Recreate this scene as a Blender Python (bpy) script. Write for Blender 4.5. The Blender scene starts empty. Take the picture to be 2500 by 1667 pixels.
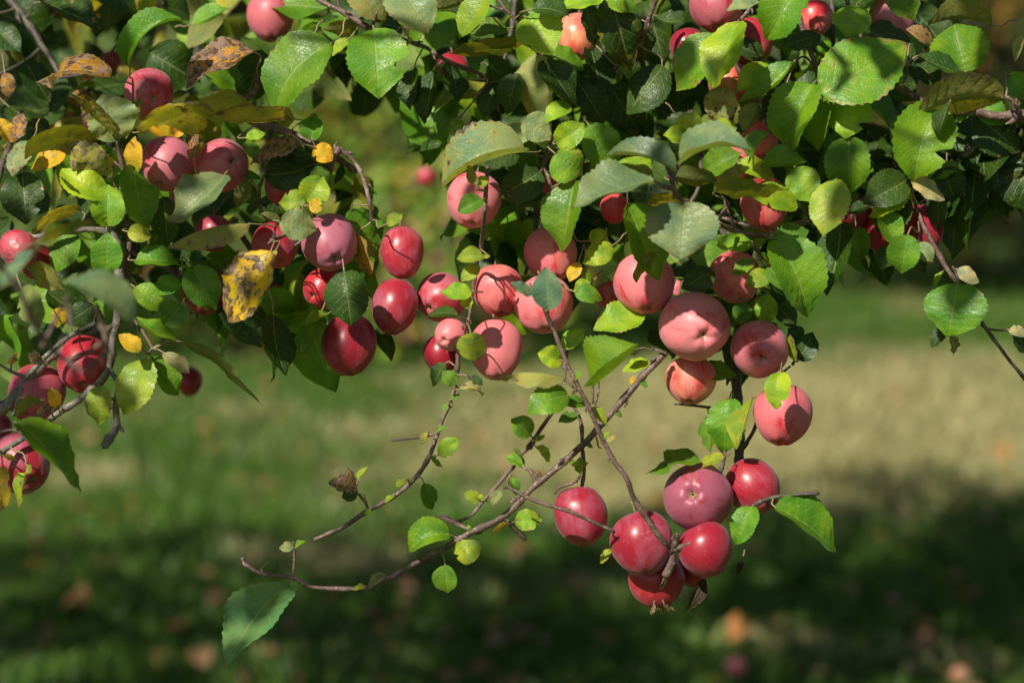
import bpy, math, random
from mathutils import Vector, Matrix, noise
sc = bpy.context.scene
R = math.radians
# ------------------------------------------------------------------ camera
CAM_H, PITCH, LENS = 1.5, R(6.1), 85.0
FPX = LENS / 36.0 * 2500.0
FOCUS = 2.65
cam = bpy.data.cameras.new('camera'); camo = bpy.data.objects.new('camera', cam)
sc.collection.objects.link(camo); sc.camera = camo
camo.location = (0, 0, CAM_H); camo.rotation_euler = (math.pi / 2 - PITCH, 0, 0)
cam.lens = LENS; cam.sensor_width = 36; cam.clip_start = 0.05; cam.clip_end = 600
cam.dof.use_dof = True; cam.dof.focus_distance = FOCUS; cam.dof.aperture_fstop = 2.6
cam.dof.aperture_blades = 9
# ------------------------------------------------------------------ light
SUN_AZ, SUN_EL = R(32), R(40)      # sun behind the camera, to the left
to_sun = Vector((-math.sin(SUN_AZ) * math.cos(SUN_EL), -math.cos(SUN_AZ) * math.cos(SUN_EL), math.sin(SUN_EL)))
w = bpy.data.worlds.new('World'); sc.world = w; w.use_nodes = True
nt = w.node_tree; bg = nt.nodes['Background']
sky = nt.nodes.new('ShaderNodeTexSky'); sky.sky_type = 'NISHITA'; sky.sun_disc = False
sky.sun_elevation = SUN_EL
sky.sun_rotation = math.atan2(to_sun.x, to_sun.y)
nt.links.new(sky.outputs[0], bg.inputs[0]); bg.inputs[1].default_value = 0.05
sd = bpy.data.lights.new('sun', 'SUN'); sd.energy = 5.0; sd.angle = R(0.8); sd.color = (1.0, 0.93, 0.80)
so = bpy.data.objects.new('sun', sd); sc.collection.objects.link(so)
so.rotation_euler = to_sun.to_track_quat('Z', 'Y').to_euler()
sc.view_settings.view_transform = 'Standard'; sc.view_settings.look = 'None'
sc.view_settings.exposure = 0.24; sc.view_settings.gamma = 1.0
sc.cycles.use_denoising = True
sc.cycles.max_bounces = 8; sc.cycles.transparent_max_bounces = 4
# ------------------------------------------------------------------ helpers
FWD = Vector((0, math.cos(PITCH), -math.sin(PITCH))); UPV = Vector((0, math.sin(PITCH), math.cos(PITCH))); RT = Vector((1, 0, 0))
CAMP = Vector((0, 0, CAM_H))
def P(px, py, d=0.0):
    """point seen at photo pixel (px,py), d centimetres beyond the focus distance"""
    D = FOCUS + d / 100.0
    return CAMP + D * (FWD + RT * ((px - 1250) / FPX) - UPV * ((py - 833.5) / FPX))
def G(px, py, z=0.0):
    v = FWD + RT * ((px - 1250) / FPX) - UPV * ((py - 833.5) / FPX)
    return CAMP + v * ((z - CAM_H) / v.z)
col = sc.collection
def mesh_obj(name, verts, faces, mat=None, parent=None, uvs=None, smooth=True, mats=None, midx=None):
    me = bpy.data.meshes.new(name); me.from_pydata(verts, [], faces)
    if uvs is not None:
        ul = me.uv_layers.new(name='UVMap')
        li = [0] * len(me.loops); me.loops.foreach_get('vertex_index', li)
        flat = []
        for i in li: flat.extend(uvs[i])
        ul.data.foreach_set('uv', flat)
    if smooth: me.polygons.foreach_set('use_smooth', [True] * len(me.polygons))
    for m in (mats or ([mat] if mat else [])): me.materials.append(m)
    if midx: me.polygons.foreach_set('material_index', midx)
    me.update()
    o = bpy.data.objects.new(name, me); col.objects.link(o)
    if parent: o.parent = parent
    return o
def tag(o, label=None, cat=None, group=None, kind=None):
    if label: o['label'] = label
    if cat: o['category'] = cat
    if group: o['group'] = group
    if kind: o['kind'] = kind
    return o
def empty(name, loc=(0, 0, 0)):
    o = bpy.data.objects.new(name, None); col.objects.link(o); o.location = loc; o.empty_display_size = 0.02
    return o
# ------------------------------------------------------------------ node helpers
class N:
    def __init__(s, name):
        s.m = bpy.data.materials.new(name); s.m.use_nodes = True; s.t = s.m.node_tree
        s.b = s.t.nodes['Principled BSDF']; s.o = s.t.nodes['Material Output']
    def n(s, typ, **kw):
        x = s.t.nodes.new(typ)
        for k, v in kw.items():
            if k.startswith('i_'):
                x.inputs[int(k[2:]) if k[2:].isdigit() else k[2:]].default_value = v
            else: setattr(x, k, v)
        return x
    def l(s, a, b): s.t.links.new(a, b)
    def val(s, x, sock):
        if isinstance(x, (int, float)): sock.default_value = x
        elif isinstance(x, (tuple, list)): sock.default_value = tuple(x) + ((1,) if len(x) == 3 and sock.type == 'RGBA' else ())
        else: s.l(x, sock)
    def math(s, op, a, b=0.0, c=None, clamp=False):
        x = s.t.nodes.new('ShaderNodeMath'); x.operation = op; x.use_clamp = clamp
        s.val(a, x.inputs[0]); s.val(b, x.inputs[1])
        if c is not None: s.val(c, x.inputs[2])
        return x.outputs[0]
    def mix(s, f, a, b, blend='MIX'):
        x = s.t.nodes.new('ShaderNodeMix'); x.data_type = 'RGBA'; x.blend_type = blend
        s.val(f, x.inputs[0]); s.val(a, x.inputs[6]); s.val(b, x.inputs[7]); return x.outputs[2]
    def noise(s, vec, scale, detail=2, rough=0.5, dist=0.0):
        x = s.n('ShaderNodeTexNoise'); x.inputs['Scale'].default_value = scale; x.inputs['Detail'].default_value = detail
        x.inputs['Roughness'].default_value = rough; x.inputs['Distortion'].default_value = dist
        if vec is not None: s.l(vec, x.inputs['Vector'])
        return x.outputs[0]
    def ramp(s, f, a, b, interp='SMOOTHSTEP'):
        x = s.n('ShaderNodeMapRange'); x.interpolation_type = interp; x.clamp = True
        s.val(f, x.inputs[0]); s.val(a, x.inputs[1]); s.val(b, x.inputs[2]); return x.outputs[0]
# ------------------------------------------------------------------ leaf material (tint and blotch amount come from the object colour)
def leaf_material(name, simple=False):
    k = N(name); b = k.b
    uv = k.n('ShaderNodeUVMap'); sep = k.n('ShaderNodeSeparateXYZ'); k.l(uv.outputs[0], sep.inputs[0])
    u, v = sep.outputs[0], sep.outputs[1]
    oi = k.n('ShaderNodeObjectInfo'); tint, alpha, rnd = oi.outputs['Color'], oi.outputs['Alpha'], oi.outputs['Random']
    seed = k.n('ShaderNodeCombineXYZ'); k.l(k.math('MULTIPLY', rnd, 57.0), seed.inputs[2])
    k.l(k.math('MULTIPLY', u, 0.36), seed.inputs[0]); k.l(v, seed.inputs[1]); vec = seed.outputs[0]
    au = k.math('ABSOLUTE', u)
    wob = k.math('MULTIPLY', k.math('SUBTRACT', k.noise(vec, 3.0), 0.5), 0.12)
    t = k.math('ADD', k.math('MULTIPLY', k.math('SUBTRACT', v, k.math('MULTIPLY', au, 0.30)), 8.0), k.math('MULTIPLY', wob, 6.0))
    fr = k.math('ABSOLUTE', k.math('SUBTRACT', k.math('FRACT', t), 0.5))          # 0.5 on the vein line edge
    side = k.ramp(fr, 0.40, 0.50)
    side = k.math('MULTIPLY', side, k.ramp(au, 0.95, 0.5))
    mid = k.ramp(au, 0.055, 0.015)
    vein = k.math('MAXIMUM', k.math('MULTIPLY', side, 0.45), mid)
    tiny = k.n('ShaderNodeTexVoronoi', feature='DISTANCE_TO_EDGE'); tiny.inputs['Scale'].default_value = 26; k.l(vec, tiny.inputs['Vector'])
    fine = k.ramp(tiny.outputs[0], 0.09, 0.0)
    big = k.noise(vec, 2.6, 3)
    c = k.mix(k.ramp(big, 0.32, 0.68), k.mix(1.0, tint, (0.68, 0.82, 0.8), 'MULTIPLY'), k.mix(1.0, tint, (1.45, 1.18, 0.9), 'MULTIPLY'))
    speck = k.ramp(k.noise(vec, 26, 4, 0.7), 0.60, 0.70)
    c = k.mix(k.math('MULTIPLY', speck, 0.45), c, (0.50, 0.52, 0.06))
    c = k.mix(k.math('MULTIPLY', vein, 0.42), c, (0.36, 0.42, 0.13))
    # blotches and dead margins
    bn = k.noise(vec, 6.5, 5, 0.62, 0.3)
    edge = k.math('MULTIPLY', k.math('POWER', au, 7.0), 0.13)
    tipw = k.math('MULTIPLY', k.math('POWER', v, 5.0), 0.12)
    bm = k.math('ADD', bn, k.math('ADD', edge, tipw))
    thr = k.math('SUBTRACT', 0.80, k.math('MULTIPLY', alpha, 0.36))
    bl = k.ramp(k.math('SUBTRACT', bm, thr), 0.0, 0.05)
    brown = k.mix(k.ramp(k.noise(vec, 11, 3), 0.40, 0.58), (0.035, 0.02, 0.016), (0.27, 0.18, 0.15))
    halo = k.ramp(k.math('SUBTRACT', bm, thr), -0.09, 0.02)
    c = k.mix(k.math('MULTIPLY', halo, 0.5), c, (0.50, 0.34, 0.03))
    c = k.mix(k.math('MULTIPLY', bl, 0.88), c, brown)
    geo = k.n('ShaderNodeNewGeometry')
    back = k.mix(0.30, c, (0.34, 0.36, 0.16))
    c2 = k.mix(geo.outputs['Backfacing'], c, back)
    k.l(c2, b.inputs['Base Color'])
    rough = k.math('ADD', 0.33, k.math('MULTIPLY', k.noise(vec, 5, 2), 0.16))
    rough = k.math('ADD', rough, k.math('MULTIPLY', geo.outputs['Backfacing'], 0.3))
    k.l(rough, b.inputs['Roughness']); b.inputs['Specular IOR Level'].default_value = 0.55
    hgt = k.math('ADD', k.math('MULTIPLY', vein, -0.7), k.math('ADD', k.math('MULTIPLY', k.noise(vec, 13, 3), 1.0), k.math('MULTIPLY', fine, -0.25)))
    bp = k.n('ShaderNodeBump'); bp.inputs['Strength'].default_value = 0.55; bp.inputs['Distance'].default_value = 0.0012
    k.l(hgt, bp.inputs['Height']); k.l(bp.outputs[0], b.inputs['Normal'])
    tr = k.n('ShaderNodeBsdfTranslucent'); k.l(k.mix(1.0, c, (1.7, 1.5, 0.5), 'MULTIPLY'), tr.inputs[0]); k.l(bp.outputs[0], tr.inputs['Normal'])
    ms = k.n('ShaderNodeMixShader'); ms.inputs[0].default_value = 0.29
    k.l(b.outputs[0], ms.inputs[1]); k.l(tr.outputs[0], ms.inputs[2]); k.l(ms.outputs[0], k.o.inputs[0])
    return k.m
M_LEAF = leaf_material('leaf_blade')
def plain(name, c1, c2, scale, rough=0.7, bump=0.4, dist=0.001, coord='Object', stretch=None):
    k = N(name); tc = k.n('ShaderNodeTexCoord'); vec = tc.outputs[coord]
    nz = k.noise(vec, scale, 5, 0.65)
    k.l(k.mix(k.ramp(nz, 0.38, 0.62), c1, c2), k.b.inputs['Base Color']); k.b.inputs['Roughness'].default_value = rough
    bp = k.n('ShaderNodeBump'); bp.inputs['Strength'].default_value = bump; bp.inputs['Distance'].default_value = dist
    k.l(nz, bp.inputs['Height']); k.l(bp.outputs[0], k.b.inputs['Normal'])
    return k.m
M_PET = plain('leaf_stalk', (0.30, 0.26, 0.13), (0.26, 0.16, 0.11), 60, 0.55)
M_CALYX = plain('dry_sepal', (0.05, 0.035, 0.02), (0.22, 0.15, 0.08), 200, 0.85)
M_FSTEM = plain('fruit_stalk', (0.14, 0.09, 0.05), (0.25, 0.17, 0.10), 90, 0.7)
def bark(name, a, b_, c_):
    k = N(name); tc = k.n('ShaderNodeTexCoord'); vec = tc.outputs['Object']
    n1 = k.noise(vec, 55, 5, 0.7); n2 = k.noise(vec, 320, 3, 0.6)
    c = k.mix(k.ramp(n1, 0.36, 0.62), a, b_)
    lich = k.ramp(k.noise(vec, 28, 4, 0.6), 0.60, 0.66)
    c = k.mix(k.math('MULTIPLY', lich, 0.55), c, c_)
    spots = k.ramp(n2, 0.58, 0.64)
    c = k.mix(k.math('MULTIPLY', spots, 0.8), c, c_)
    k.l(c, k.b.inputs['Base Color']); k.b.inputs['Roughness'].default_value = 0.6
    bp = k.n('ShaderNodeBump'); bp.inputs['Strength'].default_value = 0.7; bp.inputs['Distance'].default_value = 0.0012
    k.l(k.math('ADD', n1, k.math('MULTIPLY', n2, 0.5)), bp.inputs['Height']); k.l(bp.outputs[0], k.b.inputs['Normal'])
    return k.m
M_BARK = bark('twig_bark', (0.085, 0.048, 0.040), (0.17, 0.11, 0.09), (0.34, 0.27, 0.22))
M_BARKG = bark('old_bark', (0.10, 0.085, 0.07), (0.22, 0.19, 0.155), (0.34, 0.31, 0.26))
M_BARKD = bark('trunk_bark', (0.045, 0.035, 0.028), (0.11, 0.09, 0.07), (0.17, 0.15, 0.12))
# ------------------------------------------------------------------ apple skin: object colour = (bloom, yellow, darkness: crimson skin plus painted-in shade)
def apple_material():
    k = N('apple_skin'); b = k.b
    tc = k.n('ShaderNodeTexCoord'); oi = k.n('ShaderNodeObjectInfo')
    sc_ = k.n('ShaderNodeSeparateColor'); k.l(oi.outputs['Color'], sc_.inputs[0])
    bloom, yel, dark = sc_.outputs[0], sc_.outputs[1], sc_.outputs[2]
    va = k.n('ShaderNodeVectorMath', operation='ADD'); k.l(tc.outputs['Object'], va.inputs[0])
    cx = k.n('ShaderNodeCombineXYZ'); k.l(k.math('MULTIPLY', oi.outputs['Random'], 9.0), cx.inputs[0]); k.l(cx.outputs[0], va.inputs[1])
    vec = va.outputs[0]
    uv = k.n('ShaderNodeUVMap'); mp = k.n('ShaderNodeMapping'); mp.inputs['Scale'].default_value = (34, 2.2, 1)
    k.l(uv.outputs[0], mp.inputs[0]); av = k.n('ShaderNodeVectorMath', operation='ADD'); k.l(mp.outputs[0], av.inputs[0]); k.l(cx.outputs[0], av.inputs[1])
    streak = k.noise(av.outputs[0], 1.0, 5, 0.65, 0.5)
    patch = k.noise(vec, 28, 3, 0.5)
    red = k.mix(k.ramp(streak, 0.3, 0.7), (0.60, 0.020, 0.034), (0.68, 0.050, 0.060))
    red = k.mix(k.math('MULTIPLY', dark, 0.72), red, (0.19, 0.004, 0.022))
    mot = k.ramp(k.noise(vec, 46, 5, 0.62), 0.42, 0.66)
    red = k.mix(k.math('MULTIPLY', mot, 0.5), red, (0.30, 0.010, 0.022))
    orange = k.mix(k.ramp(streak, 0.3, 0.75), (0.84, 0.24, 0.14), (0.86, 0.42, 0.22))
    ym = k.ramp(k.math('ADD', k.math('MULTIPLY', k.math('SUBTRACT', patch, 0.5), 1.9), yel), 0.38, 1.15)
    c = k.mix(ym, red, orange)
    # waxy bloom, rubbed off in patches and fine streaks
    bn = k.noise(vec, 17, 6, 0.62, 0.8)
    bf = k.math('ADD', k.math('MULTIPLY', k.math('SUBTRACT', bn, 0.5), 3.6), k.math('MULTIPLY', k.math('SUBTRACT', streak, 0.5), 0.9))
    bf = k.math('ADD', bf, k.math('MULTIPLY', bloom, 1.0))
    bmask = k.math('MULTIPLY', k.ramp(bf, 0.1, 0.8), k.math('ADD', 0.14, k.math('MULTIPLY', bloom, 0.48)))
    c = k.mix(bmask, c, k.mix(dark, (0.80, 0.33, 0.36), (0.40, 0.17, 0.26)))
    # lenticels, small russet marks
    vo = k.n('ShaderNodeTexVoronoi'); vo.inputs['Scale'].default_value = 260; k.l(vec, vo.inputs['Vector'])
    dots = k.math('MULTIPLY', k.ramp(vo.outputs[0], 0.16, 0.08), k.ramp(k.noise(vec, 60, 2), 0.45, 0.6))
    c = k.mix(k.math('MULTIPLY', dots, 0.5), c, (0.80, 0.50, 0.42))
    mk = k.ramp(k.noise(vec, 62, 5, 0.65), 0.65, 0.70)
    c = k.mix(k.math('MULTIPLY', mk, 0.65), c, (0.30, 0.02, 0.03))
    # russet round the calyx and the stalk (uv.y runs pole to pole)
    sp = k.n('ShaderNodeSeparateXYZ'); k.l(uv.outputs[0], sp.inputs[0])
    pole = k.math('ABSOLUTE', k.math('SUBTRACT', sp.outputs[1], 0.5))
    pl = k.ramp(k.math('ADD', pole, k.math('MULTIPLY', k.math('SUBTRACT', streak, 0.5), 0.05)), 0.452, 0.49)
    c = k.mix(k.math('MULTIPLY', pl, 0.75), c, (0.30, 0.22, 0.07))
    k.l(c, b.inputs['Base Color'])
    k.l(k.math('ADD', 0.34, k.math('MULTIPLY', bmask, 0.22)), b.inputs['Roughness'])
    b.inputs['Specular IOR Level'].default_value = 0.5
    b.inputs['Subsurface Weight'].default_value = 0.10; b.inputs['Subsurface Radius'].default_value = (1.0, 0.25, 0.12)
    b.inputs['Subsurface Scale'].default_value = 0.008
    b.inputs['Sheen Weight'].default_value = 0.12; b.inputs['Sheen Tint'].default_value = (0.85, 0.8, 1, 1); b.inputs['Sheen Roughness'].default_value = 0.5
    bp = k.n('ShaderNodeBump'); bp.inputs['Strength'].default_value = 0.25; bp.inputs['Distance'].default_value = 0.0008
    k.l(k.noise(vec, 90, 3), bp.inputs['Height']); k.l(bp.outputs[0], b.inputs['Normal'])
    return k.m
M_APPLE = apple_material()
# ------------------------------------------------------------------ builders
def catmull(pts, n=6):
    if len(pts) < 3: return [pts[0].lerp(pts[-1], i / n) for i in range(n + 1)]
    q = [pts[0] * 2 - pts[1]] + pts + [pts[-1] * 2 - pts[-2]]
    out = []
    for i in range(1, len(q) - 2):
        a, b, c, d = q[i - 1], q[i], q[i + 1], q[i + 2]
        for j in range(n):
            t = j / n
            out.append(0.5 * ((2 * b) + (c - a) * t + (2 * a - 5 * b + 4 * c - d) * t * t + (3 * b - a - 3 * c + d) * t ** 3))
    out.append(pts[-1].copy()); return out
def tube_data(path, radii, sides=8, cap=True):
    V, F = [], []; n = len(path); ref = None
    for i in range(n):
        t = (path[min(i + 1, n - 1)] - path[max(i - 1, 0)]).normalized()
        if ref is None: ref = t.orthogonal().normalized()
        ref = (ref - t * ref.dot(t)).normalized(); bt = t.cross(ref)
        for s in range(sides):
            a = 2 * math.pi * s / sides
            V.append(path[i] + (ref * math.cos(a) + bt * math.sin(a)) * radii[i])
    for i in range(n - 1):
        for s in range(sides):
            F.append((i * sides + s, i * sides + (s + 1) % sides, (i + 1) * sides + (s + 1) % sides, (i + 1) * sides + s))
    if cap:
        V.append(path[-1] + (path[-1] - path[-2]).normalized() * radii[-1] * 0.7); k = len(V) - 1
        for s in range(sides): F.append(((n - 1) * sides + s, (n - 1) * sides + (s + 1) % sides, k))
        V.append(path[0].copy()); k = len(V) - 1
        for s in range(sides): F.append(((s + 1) % sides, s, k))
    return V, F
def twig_mesh(pts, rads, rng, knob=0.34):
    """gnarled twig with swollen nodes and buds"""
    sub = max(6, int(sum((pts[i + 1] - pts[i]).length for i in range(len(pts) - 1)) / 0.004 / max(1, len(pts) - 1)))
    sub = min(sub, 34)
    path = catmull(pts, sub); m = len(path); rr = []
    nxt = rng.uniform(4, 9); cnt = 0; swell = [0.0] * m; nodes = []
    for i in range(m):
        cnt += 1
        if cnt > nxt:
            nodes.append(i); cnt = 0; nxt = rng.uniform(4, 10)
            for j, a in ((-1, .45), (0, 1), (1, .6), (2, .2)):
                if 0 <= i + j < m: swell[i + j] += a * rng.uniform(0.2, 1) * knob
    for i in range(m):
        t = i / (m - 1) * (len(rads) - 1); a = int(min(t, len(rads) - 2)); f = t - a
        r = rads[a] * (1 - f) + rads[a + 1] * f
        rr.append(r * 0.90 * (1 + swell[i] + 0.12 * noise.noise(path[i] * 160)))
        path[i] = path[i] + Vector((noise.noise(path[i] * 45), noise.noise(path[i] * 45 + Vector((9, 0, 0))), noise.noise(path[i] * 45 + Vector((0, 9, 0))))) * r * 0.30
    V, F = tube_data(path, rr, 8 if max(rads) < 0.004 else 12)
    for i in nodes:                                       # buds
        if rng.random() < 0.45 and i + 1 < m:
            t = (path[i + 1] - path[i]).normalized(); sd_ = t.orthogonal().normalized()
            sd_ = Matrix.Rotation(rng.uniform(0, 6.28), 3, t) @ sd_
            r = rr[i]; q = [path[i] + sd_ * r * 0.6, path[i] + sd_ * r * 1.5 + t * r * 0.9, path[i] + sd_ * r * 1.8 + t * r * 2.2]
            v2, f2 = tube_data(q, [r * 0.5, r * 0.5, r * 0.12], 5); k = len(V); V += v2; F += [tuple(a + k for a in f) for f in f2]
    return V, F, path
LEAF_N = 26
PROF = []
for i in range(LEAF_N + 1):
    v = i / LEAF_N
    a = math.sin(math.pi * v ** 0.84) ** 0.68 * (1 - 0.06 * v)
    if v > 0.74: a *= (1 - (v - 0.74) / 0.26 * 0.45)
    PROF.append(max(a, 0.0))
mxp = max(PROF); PROF = [p / mxp for p in PROF]
def leaf_data(ctrl, half_w, rho, up_sign, rng, fold, ripple, curl, toothed=True, jag=0.0, NL=LEAF_N, NW=4):
    """blade along a curved midrib; ctrl = (base, mid, tip) points; rho = roll about the midrib; curl = droop of the edges"""
    b0, m0, t0 = ctrl
    V, UV, F = [], [], []
    ph = rng.uniform(0, 6.28); ph2 = rng.uniform(0, 6.28); fr = rng.uniform(1.6, 3.2); asym = rng.uniform(-0.08, 0.08); tw = rng.uniform(-0.35, 0.35) * (0.3 if fold > 1 else 1)
    bites = [(rng.uniform(0.25, 0.95), rng.choice((-1, 1)), rng.uniform(0.04, 0.10), rng.uniform(0.25, 0.6)) for _ in range(int(jag))]
    view = (m0 - CAMP).normalized()
    for i in range(NL + 1):
        v = i / NL
        p = b0 * (1 - v) ** 2 + m0 * 2 * v * (1 - v) + t0 * v * v
        T = ((m0 - b0) * (1 - v) + (t0 - m0) * v).normalized()
        perp = T.cross(view).normalized()                 # lies in the picture plane
        toward = perp.cross(T).normalized()
        if toward.dot(view) > 0: toward = -toward
        r = rho + tw * (v - 0.4)
        S = perp * math.cos(r) + toward * math.sin(r)
        Nn = S.cross(T).normalized()
        if Nn.dot(view) > 0 and abs(r) < 1.2: Nn = -Nn
        Nn = Nn * up_sign                                  # side of the glossy face
        pv = v * LEAF_N; a = int(min(pv, LEAF_N - 1)); prof = PROF[a] * (1 - pv + a) + PROF[a + 1] * (pv - a)
        for j in range(-NW, NW + 1):
            u = j / NW; e = abs(u); hw = half_w * prof
            if toothed and abs(j) == NW: hw *= 1 + (0.035 if i % 2 else -0.03) + rng.uniform(-.012, .012)
            for (bv, bs, bw, bd) in bites:
                if u * bs > 0 and abs(v - bv) < bw: hw *= 1 - bd * (1 - abs(v - bv) / bw) * e
            x = u * hw * (1 + asym * u)
            z = fold * abs(x) - curl * (x * x) / max(half_w, 1e-4) + ripple * half_w * math.sin(v * 6.28 * fr + ph + (1.7 if u > 0 else 0)) * e ** 1.5
            z += 0.06 * half_w * math.sin((v * 8 - e * 2.4) * 6.28) * e * (1 - e) * 2.2
            V.append(p + S * x + Nn * z); UV.append((u, v))
    w_ = 2 * NW + 1
    for i in range(NL):
        for j in range(w_ - 1):
            F.append((i * w_ + j, i * w_ + j + 1, (i + 1) * w_ + j + 1, (i + 1) * w_ + j))
    # make the winding agree with the glossy side
    c = (NL // 2) * w_ + NW
    fn = (V[c + 1] - V[c]).cross(V[c + w_] - V[c])
    p = (m0); T = (t0 - b0).normalized(); perp = T.cross(view).normalized()
    toward = -view
    r = rho; S = perp * math.cos(r) + (perp.cross(T).normalized() * (1 if perp.cross(T).dot(view) < 0 else -1)) * math.sin(r)
    Nn = S.cross(T).normalized()
    if Nn.dot(view) > 0 and abs(r) < 1.2: Nn = -Nn
    Nn *= up_sign
    if fn.dot(Nn) < 0: F = [f[::-1] for f in F]
    return V, UV, F
KIND = {'g': ((0.118, 0.29, 0.012), .06), 'e': ((0.11, 0.25, 0.09), .02), 'l': ((0.25, 0.44, 0.018), .10), 'h': ((0.30, 0.41, 0.03), .32), 'd': ((0.028, 0.080, 0.007), .03),  # l, d, s: leaf green with sun, shade, sky light painted in
        'p': ((0.24, 0.32, 0.14), .40), 'y': ((0.74, 0.46, 0.02), .25), 'Y': ((0.90, 0.55, 0.01), .56), 'o': ((0.48, 0.19, 0.02), .80),
        'b': ((0.33, 0.19, 0.09), .76), 'u': ((0.17, 0.21, 0.025), .30), 'k': ((0.38, 0.36, 0.04), .62), 's': ((0.15, 0.26, 0.15), .0),
        'x': ((0.035, 0.018, 0.014), .0), 'c': ((0.50, 0.45, 0.24), .15)}
FLIP = {'u', 'k'}
def make_leaf(parent, kind, bx, by, tx, ty, wpx, bow=0.0, d=0.0, anchor=None, seed=0, dz=None):
    rng = random.Random(seed * 7919 + int(bx * 13 + by * 7 + tx))
    L = math.hypot(tx - bx, ty - by); nx, ny = -(ty - by) / L, (tx - bx) / L
    mx, my = (bx + tx) / 2 + nx * bow * 2, (by + ty) / 2 + ny * bow * 2
    folded = kind[0] == '+'; kind = kind[-1]
    s = (FOCUS + d / 100) / FPX
    if dz is None: dz = rng.uniform(-0.4, 0.4) * L * s * 100
    arch = rng.uniform(0.04, 0.24) * L * s * 100
    b0, m0, t0 = P(bx, by, d), P(mx, my, d + dz * 0.5 - arch * 2), P(tx, ty, d + dz)
    ratio = wpx / (L * 0.74)
    rho = math.acos(min(0.97, max(0.22, ratio))) if ratio < 0.97 else rng.uniform(-0.25, 0.25)
    rho = min(rho, 1.15)
    # tilt so that the glossy side looks to the sky
    T = (t0 - b0).normalized(); view = (m0 - CAMP).normalized(); perp = T.cross(view).normalized()
    up = -1 if kind in FLIP else 1
    best = None
    for sg in (1, -1):
        tow = perp.cross(T).normalized()
        if tow.dot(view) > 0: tow = -tow
        S = perp * math.cos(rho * sg) + tow * math.sin(rho * sg); nn = S.cross(T).normalized()
        if nn.dot(view) > 0: nn = -nn
        q = (nn * up).dot(Vector((-0.15, -0.1, 1)))
        if best is None or q > best[0]: best = (q, sg)
    rho *= best[1]
    half = wpx / 2 * s / max(math.cos(rho), 0.35)
    half = min(half, L * s * 0.66); foldv = rng.uniform(0.12, 0.62)
    if folded:                                              # blade folded along the midrib, showing part of its underside
        rho = 0.95 * (-1 if perp.dot(UPV) > 0 else 1); foldv = 1.15; half = wpx * s / 1.5
    curled = kind in ('b', 'o', 'x', 'k')
    V, UV, F = leaf_data((b0, m0, t0), half, rho, up, rng, foldv, rng.uniform(0.02, 0.085) * (1.5 if curled else 1),
                         rng.uniform(-0.1, 0.35) + (0.25 if curled else 0), jag=rng.choice((0, 0, 0, 0, 1)) + (1 if curled else 0) + (rng.choice((0, 1, 2)) if by > 950 and wpx < 75 else 0))
    nblade = len(F)
    if anchor is not None and (anchor - b0).length > 0.004:
        dist = (anchor - b0).length; T0 = (b0 - m0).normalized()
        pts = [b0 - T0 * 0.003, b0 + T0 * dist * 0.16 + (anchor - b0) * 0.25, anchor + (b0 - anchor) * 0.3 + Vector((0, 0, 0.03 * dist)), anchor]
        path = catmull(pts, 4); rr = [0.00072 + 0.0004 * (i / (len(path) - 1)) for i in range(len(path))]
        v2, f2 = tube_data(path, rr, 6); k = len(V); V += v2; UV += [(0, 0)] * len(v2); F += [tuple(a + k for a in f) for f in f2]
    o = mesh_obj('leaf', V, F, parent=parent, uvs=UV, mats=[M_LEAF, M_PET], midx=[0] * nblade + [1] * (len(F) - nblade))
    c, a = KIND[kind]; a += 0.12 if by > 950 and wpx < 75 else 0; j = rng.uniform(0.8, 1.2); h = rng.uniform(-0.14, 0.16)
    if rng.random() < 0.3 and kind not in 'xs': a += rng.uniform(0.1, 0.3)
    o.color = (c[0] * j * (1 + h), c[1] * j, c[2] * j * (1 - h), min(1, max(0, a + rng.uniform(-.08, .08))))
    return o
def apple_mesh(r, el, rng, NU=56, NV=40, wrinkle=0.0):
    V, UV, F = [], [], []
    ph = rng.uniform(0, 6.28); lob = rng.uniform(0.012, 0.03); lean = rng.uniform(-0.05, 0.05); off = Vector((rng.uniform(0, 50), 0, 0))
    for i in range(NV + 1):
        th = math.pi * (0.012 + 0.976 * i / NV); s, c = math.sin(th), math.cos(th)      # c=1 stalk end, c=-1 calyx end
        for j in range(NU + 1):
            f = 2 * math.pi * j / NU
            rad = s * (1 + 0.105 * c) * 0.985 * (1 + lob * math.cos(5 * f + ph) * (0.4 - 0.6 * c))
            z = c * el
            if c > 0: z -= 0.34 * math.exp(-(s / 0.26) ** 2) + 0.0
            else: z += 0.22 * math.exp(-(s / 0.20) ** 2) + 0.021 * math.cos(5 * f + ph) * math.exp(-((s - 0.40) / 0.20) ** 2) + 0.003 * math.cos(10 * f + ph * 2) * math.exp(-((s - 0.24) / 0.09) ** 2)
            p = Vector((rad * math.cos(f) + lean * z, rad * math.sin(f), z))
            q = 1 + 0.035 * noise.noise(p * 1.1 + off) + wrinkle * (noise.noise(Vector((p.x * 9, p.y * 9, p.z * 2.5)) + off))
            V.append(p * q * r); UV.append((j / NU, i / NV))
    w_ = NU + 1
    for i in range(NV):
        for j in range(NU):
            F.append((i * w_ + j, (i + 1) * w_ + j, (i + 1) * w_ + j + 1, i * w_ + j + 1))
    return V, UV, F
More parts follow.
